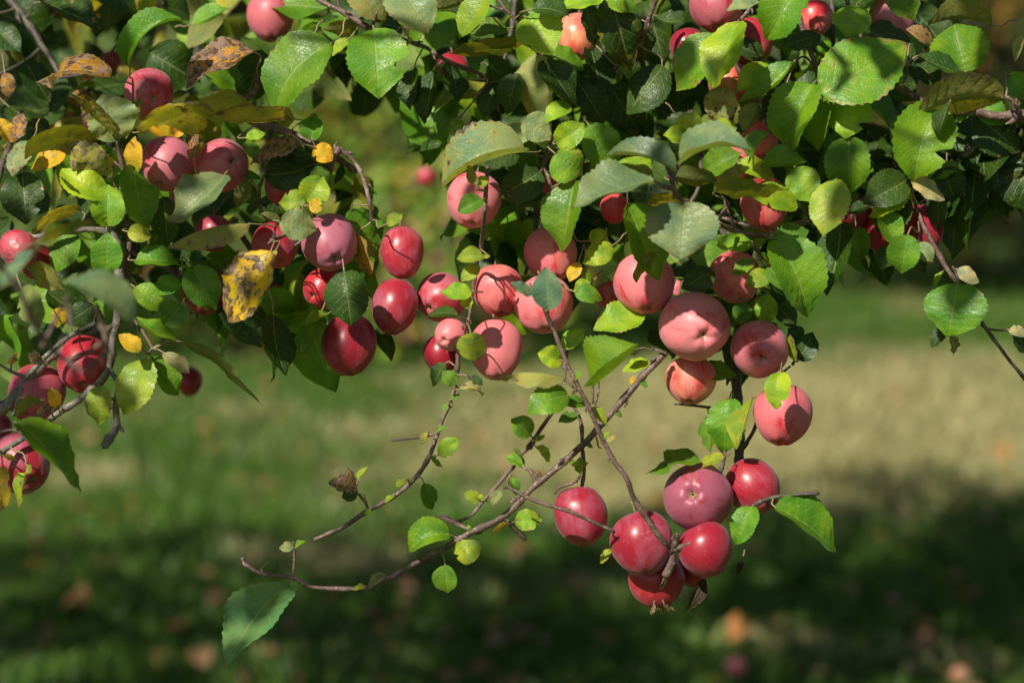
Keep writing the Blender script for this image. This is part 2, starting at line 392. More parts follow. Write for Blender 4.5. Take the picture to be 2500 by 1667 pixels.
def make_apple(cx, cy, rpx, el, d, cal, bloom, yel, dark, label, group=None, wrinkle=0.0, name='apple'):
    rng = random.Random(int(cx * 31 + cy * 17))
    c = P(cx, cy, d); s = (FOCUS + d / 100) / FPX; r = rpx * s
    x, y = cal; m = math.hypot(x, y)
    if m < 0.97: z = math.sqrt(1 - m * m)
    else: x, y, z = x / m * 0.97, y / m * 0.97, 0.24
    ax = (RT * x + UPV * y - FWD * z).normalized()             # direction of the calyx
    t = empty(name, c); q = (-ax).to_track_quat('Z', 'Y'); t.rotation_mode = 'QUATERNION'
    from mathutils import Quaternion
    t.rotation_quaternion = q @ Quaternion((0, 0, 1), rng.uniform(0, 6.28))
    V, UV, F = apple_mesh(r, el, rng, wrinkle=wrinkle)
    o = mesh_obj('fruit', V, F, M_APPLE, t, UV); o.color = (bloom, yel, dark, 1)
    # calyx
    V, F = [], []; zc = -r * (el - 0.235)
    for k in range(5):
        a = k * 2 * math.pi / 5 + rng.uniform(-.2, .2); ln = r * rng.uniform(0.13, 0.22); a2 = a + rng.uniform(-.5, .5)
        ca, sa = math.cos(a), math.sin(a); wd = r * 0.045
        i0 = len(V)
        V += [Vector((ca * r * .02 - sa * wd, sa * r * .02 + ca * wd, zc)), Vector((ca * r * .02 + sa * wd, sa * r * .02 - ca * wd, zc)),
              Vector((ca * ln * .7 + sa * wd * .8, sa * ln * .7 - ca * wd * .8, zc - r * rng.uniform(.05, .12))), Vector((ca * ln * .7 - sa * wd * .8, sa * ln * .7 + ca * wd * .8, zc - r * rng.uniform(.05, .12))),
              Vector((math.cos(a2) * ln, math.sin(a2) * ln, zc - r * rng.uniform(.08, .2)))]
        F += [(i0, i0 + 1, i0 + 2, i0 + 3), (i0 + 3, i0 + 2, i0 + 4)]
    mesh_obj('calyx', V, F, M_CALYX, t, smooth=False)
    top = r * (el - 0.36); path = catmull([Vector((0, 0, top)), Vector((0, 0, top + r * .25)), Vector((rng.uniform(-.1, .1) * r, rng.uniform(-.1, .1) * r, top + r * rng.uniform(.5, .75)))], 5)
    V, F = tube_data(path, [0.0011] * (len(path) - 1) + [0.0017], 6); mesh_obj('stalk', V, F, M_FSTEM, t)
    tag(t, label, 'apple', group); return t
# ------------------------------------------------------------------ branches of the apple tree that reach into view (photo pixels, depth cm, radius px)
# key | label | twigs: x,y,d,r ...
BR = [
('ul', 'thin dark branch crossing the blurred leaves in the top left corner', ['-40,-60,26,12 40,20,26,11 105,115,24,8 150,190,22,5', '105,115,24,6 60,150,26,4 -20,190,26,3', '150,190,22,4 230,170,20,3 300,90,18,2.5']),
('spray', 'yellowing leafy twig rising beside the striped pink apple at the upper left', ['312,700,3,8 310,640,2,8 318,600,1,7.5 312,540,1,7 315,480,0,6.5 300,415,0,6 285,350,-1,5.5 283,335,-1,5', '300,415,0,4 285,400,1,3 262,385,1,2.5', '325,208,2,3 322,260,2,3.5 300,330,0,4', '313,440,0,3 326,425,-1,2.4']),
('leftmain', 'pale lichened branch with a sharp elbow beside the wrinkled apple, ending in a grey stub', ['-30,590,2,7 85,578,0,7 200,560,0,8 265,565,1,9', '268,550,0,9 285,600,0,12 292,680,0,13 288,780,1,12 275,830,1,11 265,900,2,10 200,970,2,9 140,1010,2,8.5 100,1040,1,8 0,1105,-2,7 -40,1130,-3,7', '265,900,2,7 285,925,1,6 300,932,0,4', '262,560,0,8 280,548,0,6 288,500,1,4 284,460,1,3', '292,920,1,4 283,985,1,8 285,1040,1,10 268,1072,1,12 255,1090,1,11', '283,975,1,5 268,972,0,4.5', '290,1040,0,5 300,1052,-1,4']),
('leftlow', 'dark mossy branch running down to the lower left corner past two red apples', ['-40,1010,3,17 20,985,3,17 60,940,3,16 120,875,3,13 180,845,4,10 240,800,5,8', '60,925,0,7 120,862,-1,7 170,822,-1,6.5 230,790,-1,6', '55,945,0,6 42,985,0,5 30,1015,0,4', '60,920,0,5 30,908,0,4 0,890,0,3 -20,880,0,3', '25,908,-1,3 30,880,-1,2.4 40,862,-1,1.8']),
('fg', 'out-of-focus bare twigs with pale leaves close to the camera at the left edge', ['-60,560,-62,5 40,700,-58,7 90,800,-55,7 135,860,-52,7 200,905,-52,5', '135,860,-52,5 170,790,-52,5 165,730,-50,4', '255,900,-44,5 258,840,-46,7 250,790,-46,8 235,745,-48,8', '255,830,-46,5 215,860,-46,5 160,878,-46,4', '262,850,-46,5 225,895,-46,6 215,900,-46,6', '100,850,-54,4 140,770,-52,5 165,720,-50,4','-20,1060,-14,4 40,1050,-14,4 75,1085,-14,3']),
('smallleft', 'little side twig with a leaf cluster under the left apples', ['310,700,6,7 315,760,6,5 350,810,3,4 372,850,0,4', '372,850,0,3 360,862,0,2.5','300,590,8,6 345,632,8,7 410,655,9,8 450,690,10,8']),
('knot', 'gnarled brown branch with a knobbly end hanging above the large mauve apple', ['540,270,12,9 660,310,10,11 740,340,8,10 800,372,8,9 870,420,10,7', '770,470,2,6 803,425,1,7 812,390,0,8 830,362,0,9', '830,362,0,8 855,385,0,6 878,415,0,6 893,450,0,6 903,500,0,5.5 908,540,1,5', '560,262,6,7 620,225,6,8 632,190,6,7']),
('yel', 'short dark twig carrying the yellow blotched leaf beside the mauve apple', ['720,560,2,6 690,575,1,6 665,585,0,6 655,592,0,5', '668,585,0,3.5 672,555,-1,3 680,545,-2,3', '655,405,2,3 645,430,2,4 632,458,2,5', '632,458,4,4 640,520,5,4 690,575,4,4','745,480,2,3 765,520,3,3 770,560,4,4 720,600,4,4']),
('topmid', 'grey brown twig with a broad round leaf hanging from the top edge left of centre', ['740,-40,2,8 780,0,1,7.5 835,28,0,7.5 900,70,0,8 960,90,3,6 1035,115,5,6 1065,135,5,6 1120,160,6,6 1195,190,7,5', '1195,190,7,3 1170,230,7,2.5 1120,290,8,2', '833,28,0,4 825,5,0,4 822,-20,0,4', '905,70,-1,5 915,50,-2,4 920,30,-3,3']),
('topcen', 'leafy shoot with a large sunlit leaf at the top edge right of centre', ['1205,-30,1,5 1225,10,0,5 1245,35,0,5 1285,85,1,5 1310,125,1,5 1330,160,4,5 1420,250,6,6 1400,330,5,6 1340,380,4,7 1320,420,4,6', '1330,385,4,4 1345,345,2,3 1370,320,1,2.5', '1330,410,4,5 1340,440,3,5 1358,500,3,5 1375,540,5,5', '1195,15,0,3 1235,25,0,4']),
('mid', 'slim pale twig running down before the apple at the centre to a leaf tuft', ['1200,380,5,5 1190,420,0,5.5 1185,490,-4,6 1180,560,-3,6 1172,620,-1,6 1165,650,2,5 1150,740,3,4 1143,785,2,4 1128,820,1,5 1120,870,0,5', '1135,812,0,5 1120,850,-1,7 1117,905,-1,6']),
('long', 'long dark twig slanting down in front of the apples to the lowest fruit cluster', ['1310,698,-9,4 1330,755,-9,5 1352,805,-8,5.5 1375,865,-8,6 1405,930,-8,6 1440,1000,-8,6 1470,1070,-7,6 1500,1125,-7,6.5 1530,1170,-7,6.5 1548,1215,-6,7 1585,1275,-5,8 1625,1330,-3,10 1640,1350,-2,13', '1293,690,-9,2.5 1312,725,-9,2.5 1325,745,-9,3', '1640,1350,-2,15 1635,1380,-2,14 1625,1405,-2,12', '1640,1345,-2,10 1665,1335,-3,8 1682,1325,-4,6', '1640,1345,-2,9 1652,1320,-3,8 1653,1302,-4,4', '1385,880,-8,3.5 1378,930,-8,3 ', '1375,922,-8,3 1395,940,-8,3.5 1408,955,-8,4','1447,985,-8,3 1447,945,-8,3.5', '1452,990,-8,2.5 1460,960,-8,2.5 1462,925,-8,2.5','1240,1188,-6,4 1290,1215,-6,5 1350,1236,-6,5 1400,1252,-6,5 1450,1275,-5,5 1500,1298,-4,4.5','1378,815,-2,5 1381,860,-2,6 1378,900,-3,5']),
('main', 'long bare twig curving down to the single big leaf at the bottom left', ['1622,862,1,10 1590,895,0,9 1560,930,0,9 1500,1000,0,8.5 1430,1080,0,8.5 1380,1125,0,8.5 1310,1182,0,8.5 1230,1260,0,8.5 1150,1300,0,8 1100,1328,0,8 1000,1382,0,7.5 920,1425,0,6.5 860,1437,0,6 760,1432,0,5.5 715,1410,0,5.5 640,1400,0,5.5 600,1378,0,6 592,1362,0,5', '1145,1292,0,5.5 1110,1275,0,6 1068,1258,0,5', '1230,1262,0,5 1255,1290,0,6 1283,1315,0,6', '715,1410,0,4 718,1360,0,3.6 717,1322,0,3.4', '1310,1185,0,5 1298,1155,0,6 1290,1145,0,5', '622,862,0,3 622,861,0,3 ', '1622,862,0,4 1600,853,0,3 1584,853,0,2.5']),
('twoa', 'thin bare twig sweeping down left between the red apples and the grass', ['1113,930,2,4.5 1107,960,2,4.5 1095,990,2,5.5 1068,1058,2,6 1050,1110,2,6 1028,1150,2,6 1000,1180,2,6 955,1215,2,6 900,1245,2,6 830,1290,2,6 768,1316,2,5', '1066,1058,2,4.5 1030,1066,2,4 957,1075,2,3', '1120,870,1,4 1116,905,2,5 1113,930,2,4.5']),
('twob', 'thin straight twig with small round leaves left of the long slanting twig', ['1385,972,4,4 1360,990,3,5 1340,1020,3,5.5 1300,1075,3,5.5 1270,1112,3,5.5 1235,1160,3,5.5 1180,1222,3,5 1150,1258,3,5 1115,1275,3,4.5', '1270,1112,3,4 1300,1085,2,4 1303,1072,2,3', '1240,1190,1,4 1240,1170,1,4 1248,1162,1,3']),
('hang', 'short vertical twig holding the striped apple that hangs alone', ['1380,965,2,3 1405,1000,1,4 1420,1035,1,5 1422,1100,1,5 1426,1150,1,5 1421,1188,1,5', '1415,1165,0,4 1395,1180,0,4 1365,1190,0,4 1355,1205,0,3']),
('silver', 'spray of pale leaves close to the lens at the right of centre', ['1625,398,-13,5 1640,435,-13,7 1650,470,-12,7 1682,510,-11,6', '1670,385,-14,5 1648,420,-13,6 1643,440,-13,7', '1590,440,-12,4 1620,455,-12,6 1640,460,-12,6', '1780,498,-7,4.5 1765,520,-7,5 1748,545,-7,5 1740,560,-7,4', '1682,510,-11,5 1740,540,-8,5 1790,561,-3,6']),
('rightin', 'brown branch running behind the round pale leaf to the upper right', ['1750,545,0,6 1790,561,0,6.5 1840,573,0,7 1885,572,0,8 1930,552,0,8 1985,535,1,8 2060,500,2,8 2150,480,3,7', '1845,573,0,5 1830,595,1,5 1820,615,2,5', '1770,500,0,3.5 1785,535,0,4 1793,560,0,4', '1720,520,3,4 1790,540,3,5 1850,560,2,5', '1833,590,-1,5 1856,625,-1,4','1947,500,1,3 1965,515,1,3 1978,533,1,3']),
('farright', 'dark branch entering at the right edge above a glossy folded leaf', ['2560,285,-1,12 2500,278,-1,13 2440,285,-1,12 2370,270,-1,11 2340,272,-1,10 2275,258,0,9 2240,240,2,8 2170,205,3,7 2120,190,4,6', '2500,296,0,5 2440,292,0,6', '2363,268,-1,5 2368,235,-1,5 2368,215,-1,4', '2490,275,-2,6 2475,250,-3,5 2455,236,-3,4', '2330,402,3,7 2365,372,2,8 2412,335,2,8 2460,310,3,7', '2205,205,0,3 2214,180,0,3 2213,160,0,2.5']),
('rightdrop', 'slender twig slanting down at the right edge with one round leaf hanging from it', ['2235,500,1,5 2250,540,-1,5.5 2265,570,-2,6 2300,635,-2,6.5 2337,690,-2,6 2360,730,0,5 2395,785,0,5.5 2420,820,0,5 2465,880,0,5 2510,935,0,5 2540,970,0,5', '2412,803,0,3.5 2440,806,0,3 2463,805,0,2.5', '2325,650,-1,3 2340,680,-1,3', '2242,540,-2,2.5 2245,580,-2,2.5 2240,620,-2,2']),
('stout', 'stout dark upright branch behind the largest pink apple down to the lower cluster', ['1812,700,9,12 1805,780,9,13 1798,870,9,14 1800,960,9,14 1805,1040,9,14 1806,1100,8,13 1800,1150,8,11 1780,1220,8,9 1740,1290,6,8', '1645,986,8,3 1690,989,8,3.5 1745,996,8,4', '1862,975,0,4 1845,1040,1,5 1820,1085,4,6 1808,1100,7,6', '1930,893,1,3 1915,905,1,3.5 1905,918,1,3.5', '1770,1100,3,5 1765,1130,3,5 1757,1165,3,5', '1830,1246,-2,4 1850,1228,-3,5.5 1885,1214,-3,5.5 1940,1207,-3,5.5 1998,1203,-3,5', '1940,880,1,4 1935,890,1,4','1705,1128,0,3 1740,1140,1,3.5 1757,1160,2,4']),
('topright', 'leafy branch with big bright leaves at the top right', ['1835,-40,3,6 1830,20,2,6 1800,60,2,5 1780,120,4,6 1800,165,4,6 1850,260,5,6 1860,360,4,6 1880,420,4,5', '1955,-40,2,6 1945,0,3,6 1965,90,4,6 1990,160,4,6 2000,225,2,5 1985,300,4,5', '2065,-30,3,6 2072,15,3,6 2100,60,4,5 2100,230,5,5', '1610,-30,2,6 1590,30,3,6 1560,110,5,6 1500,170,6,5', '1880,400,3,4 1850,390,2,4 1838,380,1,3', '1945,-10,3,5 2000,-20,3,5 2180,-45,2,5','1945,145,2,3 1965,140,3,3 1985,160,3,3']),
]
# kind bx by tx ty width bow depth  (base of the blade, tip, drawn width; all photo pixels)
LV = '''
o 270 192 88 203 52 26 -1
+g 317 165 448 48 62 -36 -2
u 225 348 60 388 74 28 -1
k 275 332 170 228 52 12 -2
p 290 342 250 228 128 0 -1
g 312 335 345 235 28 4 -1
k 345 322 622 257 84 -18 -3
k 268 433 160 350 88 0 0
p 75 345 30 432 52 8 2
y 155 370 75 412 52 0 4
y 325 425 330 332 44 0 -1
o 480 325 462 402 24 0 1
o 620 125 454 215 70 18 2
y 450 315 420 330 28 0 3
o 12 180 22 240 40 0 12
o 22 345 56 275 42 0 5
y 22 345 -10 285 40 0 5
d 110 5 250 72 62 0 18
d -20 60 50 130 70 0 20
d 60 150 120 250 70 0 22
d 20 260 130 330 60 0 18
g 470 60 560 20 40 0 16
g 812 105 668 287 128 30 -2
d 748 95 655 172 60 10 3
u 878 62 790 72 42 -6 2
g 912 70 925 241 152 0 -3
l 850 98 810 138 26 0 2
k 720 290 500 283 42 -12 0
g 760 342 766 282 58 0 0
b 735 350 610 402 50 14 -2
y 768 362 812 392 50 0 -1
l 600 338 648 326 26 0 3
g 600 345 635 388 36 0 2
d 655 402 790 398 64 0 1
d 650 425 772 398 90 10 2
p 870 -50 942 50 112 0 -1
p 970 -50 1048 84 122 0 -3
c 1000 50 1003 108 18 8 -3
d 935 60 1000 72 40 0 3
d 1062 170 1036 303 60 0 4
d 1010 170 1002 270 50 0 6
d 980 130 940 110 40 0 7
l 1188 -5 1121 96 66 0 -1
u 1155 0 1052 22 42 -8 2
l 1288 42 1348 136 118 0 -2
d 1300 22 1392 42 46 -8 -4
l 1470 -10 1362 22 46 0 0
g 1240 70 1150 85 44 0 3
u 1285 95 1098 132 44 -8 4
p 1308 132 1302 300 92 0 1
d 1262 180 1238 280 62 0 2
d 1330 148 1402 256 78 0 0
d 1405 190 1475 300 80 0 5
d 1440 110 1470 230 70 0 7
l 1392 256 1332 302 44 8 0
p 1278 290 1345 342 76 0 0
l 1358 352 1428 302 66 0 -1
l 1355 375 1422 428 96 0 -2
g 1438 305 1502 420 96 0 0
+p 1284 372 1078 462 96 22 -3
p 1302 332 1218 312 52 0 1
d 1265 365 1162 402 64 0 3
d 1320 420 1222 480 92 0 4
d 1360 500 1262 512 38 10 4
d 1432 20 1452 120 44 0 0
l 1480 -15 1530 30 44 0 1
g 1335 128 1430 172 42 0 3
l 1355 160 1396 196 32 0 3
d 1180 150 1240 195 60 0 6
d 1100 150 1120 250 60 0 9
d 1210 200 1180 290 60 0 8
g 1745 82 1650 222 100 0 0
l 1800 56 1738 217 96 0 -3
g 1952 -40 1871 98 112 0 -2
p 1856 8 1773 26 32 0 -1
l 1885 165 1798 224 62 0 2
+g 1938 152 1803 250 62 -22 -1
p 1775 212 1745 302 84 0 1
u 1852 255 1818 328 44 0 0
j 0 0 0 0 0 0 0
g 1500 -20 1552 30 50 0 3
d 1600 38 1675 44 34 14 3
d 1492 0 1540 172 104 0 3
d 1552 50 1580 150 60 0 5
d 1620 160 1530 280 100 0 7
d 1920 205 1880 322 74 0 2
d 1795 110 1870 140 50 0 4
d 2000 85 1902 116 50 0 1
g 1985 205 1925 376 112 10 -1
+s 1648 420 1478 382 62 18 -14
+s 1662 400 1832 372 70 -26 -15
s 1595 440 1397 507 78 6 -14
u 1592 425 1498 425 30 6 -12
l 1660 285 1725 325 46 0 0
l 1690 330 1618 330 50 0 0
l 1740 320 1800 310 54 0 1
g 1830 385 1882 322 40 -8 -3
g 1860 400 1972 395 56 0 1
l 1500 440 1590 385 62 0 -3
g 1720 420 1810 372 66 0 -1
g 2003 228 2214 107 168 0 -4
l 2080 230 2063 340 116 0 0
g 2092 15 2066 92 96 0 -1
g 2182 -42 2230 50 84 0 0
g 2358 180 2330 60 142 0 -1
u 2420 62 2266 62 46 14 1
b 2272 106 2211 72 36 8 -1
d 2222 105 2222 160 30 0 1
d 2346 180 2240 135 42 -4 -2
u 2452 240 2238 290 100 26 -6
g 2288 260 2232 444 150 10 -3
d 2318 250 2287 342 36 0 -6
g 2072 338 2074 470 112 0 -1
g 2012 238 2000 372 72 0 1
l 2362 240 2342 300 50 0 0
g 2392 245 2455 305 66 0 1
d 2385 285 2490 370 110 0 2
d 2420 350 2440 470 130 0 5
d 2470 380 2540 520 130 0 5
d 2385 390 2370 520 100 0 6
g 2465 180 2510 245 60 0 2
p 2500 80 2478 152 26 0 3
d 2170 185 2236 245 70 0 5
d 2232 150 2300 205 60 0 4
d 2290 110 2345 180 60 0 3
d 2310 380 2330 300 70 0 6
s 330 782 150 690 76 20 -46
u 85 594 245 548 26 -10 -40
s 90 600 25 690 28 0 -50
s 0 700 60 640 26 0 -55
d 55 425 65 548 108 0 3
l 262 470 148 415 82 -8 0
d 213 482 145 424 28 0 -1
l 262 552 262 450 84 0 -1
k 198 512 80 572 30 16 1
g 258 665 262 566 78 0 0
g 190 575 122 663 66 0 1
g 326 408 366 558 90 8 -2
g 322 418 290 540 52 0 1
d 400 480 410 600 72 0 4
p 545 430 414 542 92 -10 -3
+k 612 546 405 606 60 18 -4
h 312 566 370 578 46 0 -3
g 330 636 440 648 52 -6 -2
g 470 650 525 757 92 0 -1
l 330 700 400 758 62 0 0
g 442 745 400 797 84 0 -1
g 380 700 448 690 50 0 1
u 52 702 96 802 66 0 -8
d 230 745 160 790 62 0 2
y 150 750 138 800 38 0 -1
k 60 640 158 712 54 0 1
g 430 830 332 775 40 -8 0
u 442 832 633 983 26 -14 -1
y 345 856 290 815 42 0 -3
h 352 876 300 1013 92 0 0
g 372 872 436 965 68 0 1
c 402 862 462 912 38 0 -2
h 243 943 240 1037 66 0 1
g 42 1030 196 1200 84 -10 -16
y 8 1138 2 1248 56 0 -12
h 66 1132 46 1240 28 0 -4
y 140 992 124 945 34 0 -5
u 102 984 42 1022 28 8 -5
o 122 990 80 1018 26 0 -6
b 102 885 68 862 30 0 -6
y 40 880 16 884 16 0 0
y 34 872 48 862 10 0 0
y 10 1112 40 1122 16 0 -8
g 640 440 520 420 20 0 3
u 602 445 580 508 40 0 0
l 748 490 680 494 58 0 -2
l 748 492 788 430 78 0 -4
g 762 412 808 456 50 0 -1
y 754 502 789 500 38 0 -5
p 682 540 772 562 78 0 -6
u 680 548 637 522 20 0 -4
Y 662 612 557 788 116 -4 -6
h 674 612 640 655 22 0 -6
d 840 662 858 796 108 0 -4
g 855 510 925 640 74 0 2
k 870 580 905 680 48 0 1
h 945 548 982 522 30 0 -4
d 668 770 700 918 82 10 0
g 782 768 728 882 44 0 0
l 802 765 742 790 26 0 0
d 925 800 956 882 42 0 4
d 592 750 650 790 54 0 2
g 905 650 917 742 34 0 3
g 1177 486 1117 517 46 0 -6
u 1165 452 1140 402 26 0 -6
h 1165 452 1192 432 28 0 -6
h 1180 625 1115 632 40 0 -4
h 1180 628 1197 624 12 0 -4
l 1166 645 1125 687 36 0 -3
l 1150 712 1075 714 44 0 -6
h 1130 722 1150 755 32 0 -6
d 1118 768 1040 772 28 6 -6
s 1300 715 1245 690 30 0 -11
s 1340 756 1332 652 76 0 -12
g 1402 442 1373 618 96 0 -1
g 1530 497 1608 683 112 0 -6
u 1602 622 1553 690 34 8 -6
l 1495 600 1422 642 60 0 0
l 1440 590 1480 562 34 0 1
l 1440 690 1400 712 40 0 0
g 1403 712 1470 732 46 -4 -1
g 1432 650 1440 716 24 0 1
y 1412 640 1390 688 34 0 1
l 1572 762 1448 805 78 0 1
s 1672 496 1662 634 186 0 -12
s 1700 560 1696 630 60 4 -12.5
u 1650 430 1755 448 50 0 -4
k 1682 490 1565 510 32 10 -5
u 1742 466 1926 462 50 -4 -9
p 1760 450 1812 402 50 0 -1
l 1945 496 1822 477 64 6 -3
l 1932 415 1992 492 86 0 -2
l 1800 400 1890 430 50 0 0
g 1888 582 1975 562 66 0 -4
g 1890 582 1972 774 128 -14 -5
l 1836 592 1745 592 46 0 -2
g 1840 640 1785 668 36 0 -5
h 1880 665 1820 694 48 0 -5
g 1872 652 1945 708 58 0 -5
d 1742 660 1664 704 64 0 -1
d 1655 640 1700 672 50 0 3
l 1870 786 1872 714 62 0 2
g 1832 745 1786 788 50 0 2
d 1895 742 1945 800 52 0 3
d 1945 700 1975 772 42 0 3
h 2038 438 2008 576 98 0 -4
d 2215 478 2140 565 92 0 -1
d 2120 500 2070 520 30 0 0
d 2290 480 2290 560 50 0 0
d 2170 600 2150 660 50 0 1
g 2150 520 2190 600 60 0 -2
d 2216 440 2108 498 92 0 -2
l 2216 470 2120 532 48 0 0
c 2222 432 2306 490 44 0 -3
l 2338 400 2250 440 42 0 1
d 2302 410 2332 490 86 0 1
d 2355 480 2362 613 46 0 3
d 2052 548 2018 722 92 -8 0
g 2090 556 2098 640 62 0 2
g 2215 572 2200 668 82 0 -6
p 2240 595 2278 640 44 0 -4
c 2336 656 2390 690 38 0 0
g 2338 692 2314 822 152 0 -5
l 2302 662 2280 700 16 0 0
d 2310 800 2274 848 36 0 -1
k 2322 812 2328 868 22 0 -3
c 2463 806 2515 815 28 0 -1
d 2480 808 2508 866 40 0 0
h 1150 812 1160 884 72 0 -8
+k 1375 924 1214 922 44 14 -8
l 1370 880 1312 862 54 0 1
+g 1449 942 1560 842 92 4 -10
l 1372 846 1427 804 44 0 -6
g 1388 966 1288 1012 76 12 -7
g 1430 984 1362 986 34 0 -4
g 1295 1062 1248 1022 56 0 1
g 1410 1012 1363 1030 30 0 -1
h 1437 998 1484 1042 28 0 -5
l 1308 1090 1342 1130 22 0 1
g 1278 1142 1232 1118 28 8 1
l 1417 1157 1415 1114 22 0 -1
l 1072 1110 1122 1070 46 0 0
h 1043 1056 1030 1084 16 0 0
g 1094 985 1082 1006 12 0 0
g 1112 940 1080 905 38 0 -1
d 1085 885 1056 944 34 0 2
p 1122 950 1182 962 22 -4 -2
d 1148 920 1180 940 26 0 1
g 1037 1180 1056 1244 42 0 0
l 1172 1222 1132 1202 32 0 0
p 1220 1197 1200 1234 28 0 -1
g 1245 1165 1262 1209 26 0 -1
l 1257 1272 1325 1265 54 0 -1
y 1240 1272 1201 1302 13 0 -1
g 1096 1303 998 1348 66 16 -1
h 1154 1373 1120 1318 66 0 -1
g 1087 1378 1093 1447 60 0 -1
e 705 1425 557 1628 118 18 -1
p 716 1330 681 1338 26 0 0
g 718 1338 746 1320 13 0 0
p 900 1430 944 1398 26 0 -1
h 862 1438 895 1430 14 0 -1
b 870 1196 802 1180 44 8 0
d 872 1200 835 1215 36 0 0
b 868 1190 850 1140 26 0 0
h 872 1170 898 1138 13 0 0
h 990 1170 966 1188 18 0 0
d 640 1386 680 1362 8 0 0
g 1712 1128 1576 1158 40 16 -1
h 1768 1114 1694 1142 28 0 -1
g 1780 972 1765 1106 96 0 3
g 1730 1015 1735 1104 46 0 5
h 1836 972 1796 1098 46 0 2
l 1905 910 1894 1000 64 0 -8
g 1705 912 1800 918 48 0 4
d 1950 880 1985 812 66 0 2
d 1955 830 1925 800 50 0 3
h 1938 880 1930 815 28 0 1
g 1890 1237 2040 1350 84 -12 -4
g 1836 1236 1795 1329 66 0 -4
x 1722 1412 1677 1488 32 0 2
h 1490 1340 1465 1375 22 0 1
x 1810 1370 1798 1400 18 0 2
x 1560 850 1516 868 22 0 -1
l 1582 880 1518 906 32 0 1
p 1480 1090 1510 1060 16 0 4
y 1552 920 1535 935 14 0 0
h 1700 690 1650 640 10 0 3
l 1095 300 1150 330 40 0 8
l 1052 1112 1080 1140 14 0 0
g 1066 1056 1092 1040 12 0 0
g 1100 975 1122 960 13 0 0
l 962 1210 940 1228 13 0 0
g 905 1242 890 1262 12 0 0
l 1305 1075 1330 1062 14 0 0
g 1270 1112 1255 1092 12 0 0
h 1184 1220 1160 1210 14 0 0
g 1428 1082 1448 1092 12 0 0
l 1386 1122 1404 1140 14 0 0
g 1102 1330 1120 1350 13 0 0
l 1150 1298 1142 1280 12 0 0
g 1500 1000 1520 1018 14 0 0
g 1003 1380 985 1398 13 0 0
h 1420 1140 1436 1128 12 0 0
b 1300 1150 1325 1160 18 0 0
g 1310 700 1345 690 24 0 -8
g 1400 925 1425 910 18 0 -8
l 1470 1070 1488 1052 13 0 -7
g 1560 930 1582 945 14 0 0
b 1596 1472 1588 1500 9 0 1
b 1604 1474 1606 1494 8 0 2
b 1620 1474 1640 1500 11 0 1
b 1628 1474 1650 1490 9 0 2
b 1618 1474 1620 1500 9 0 3
'''
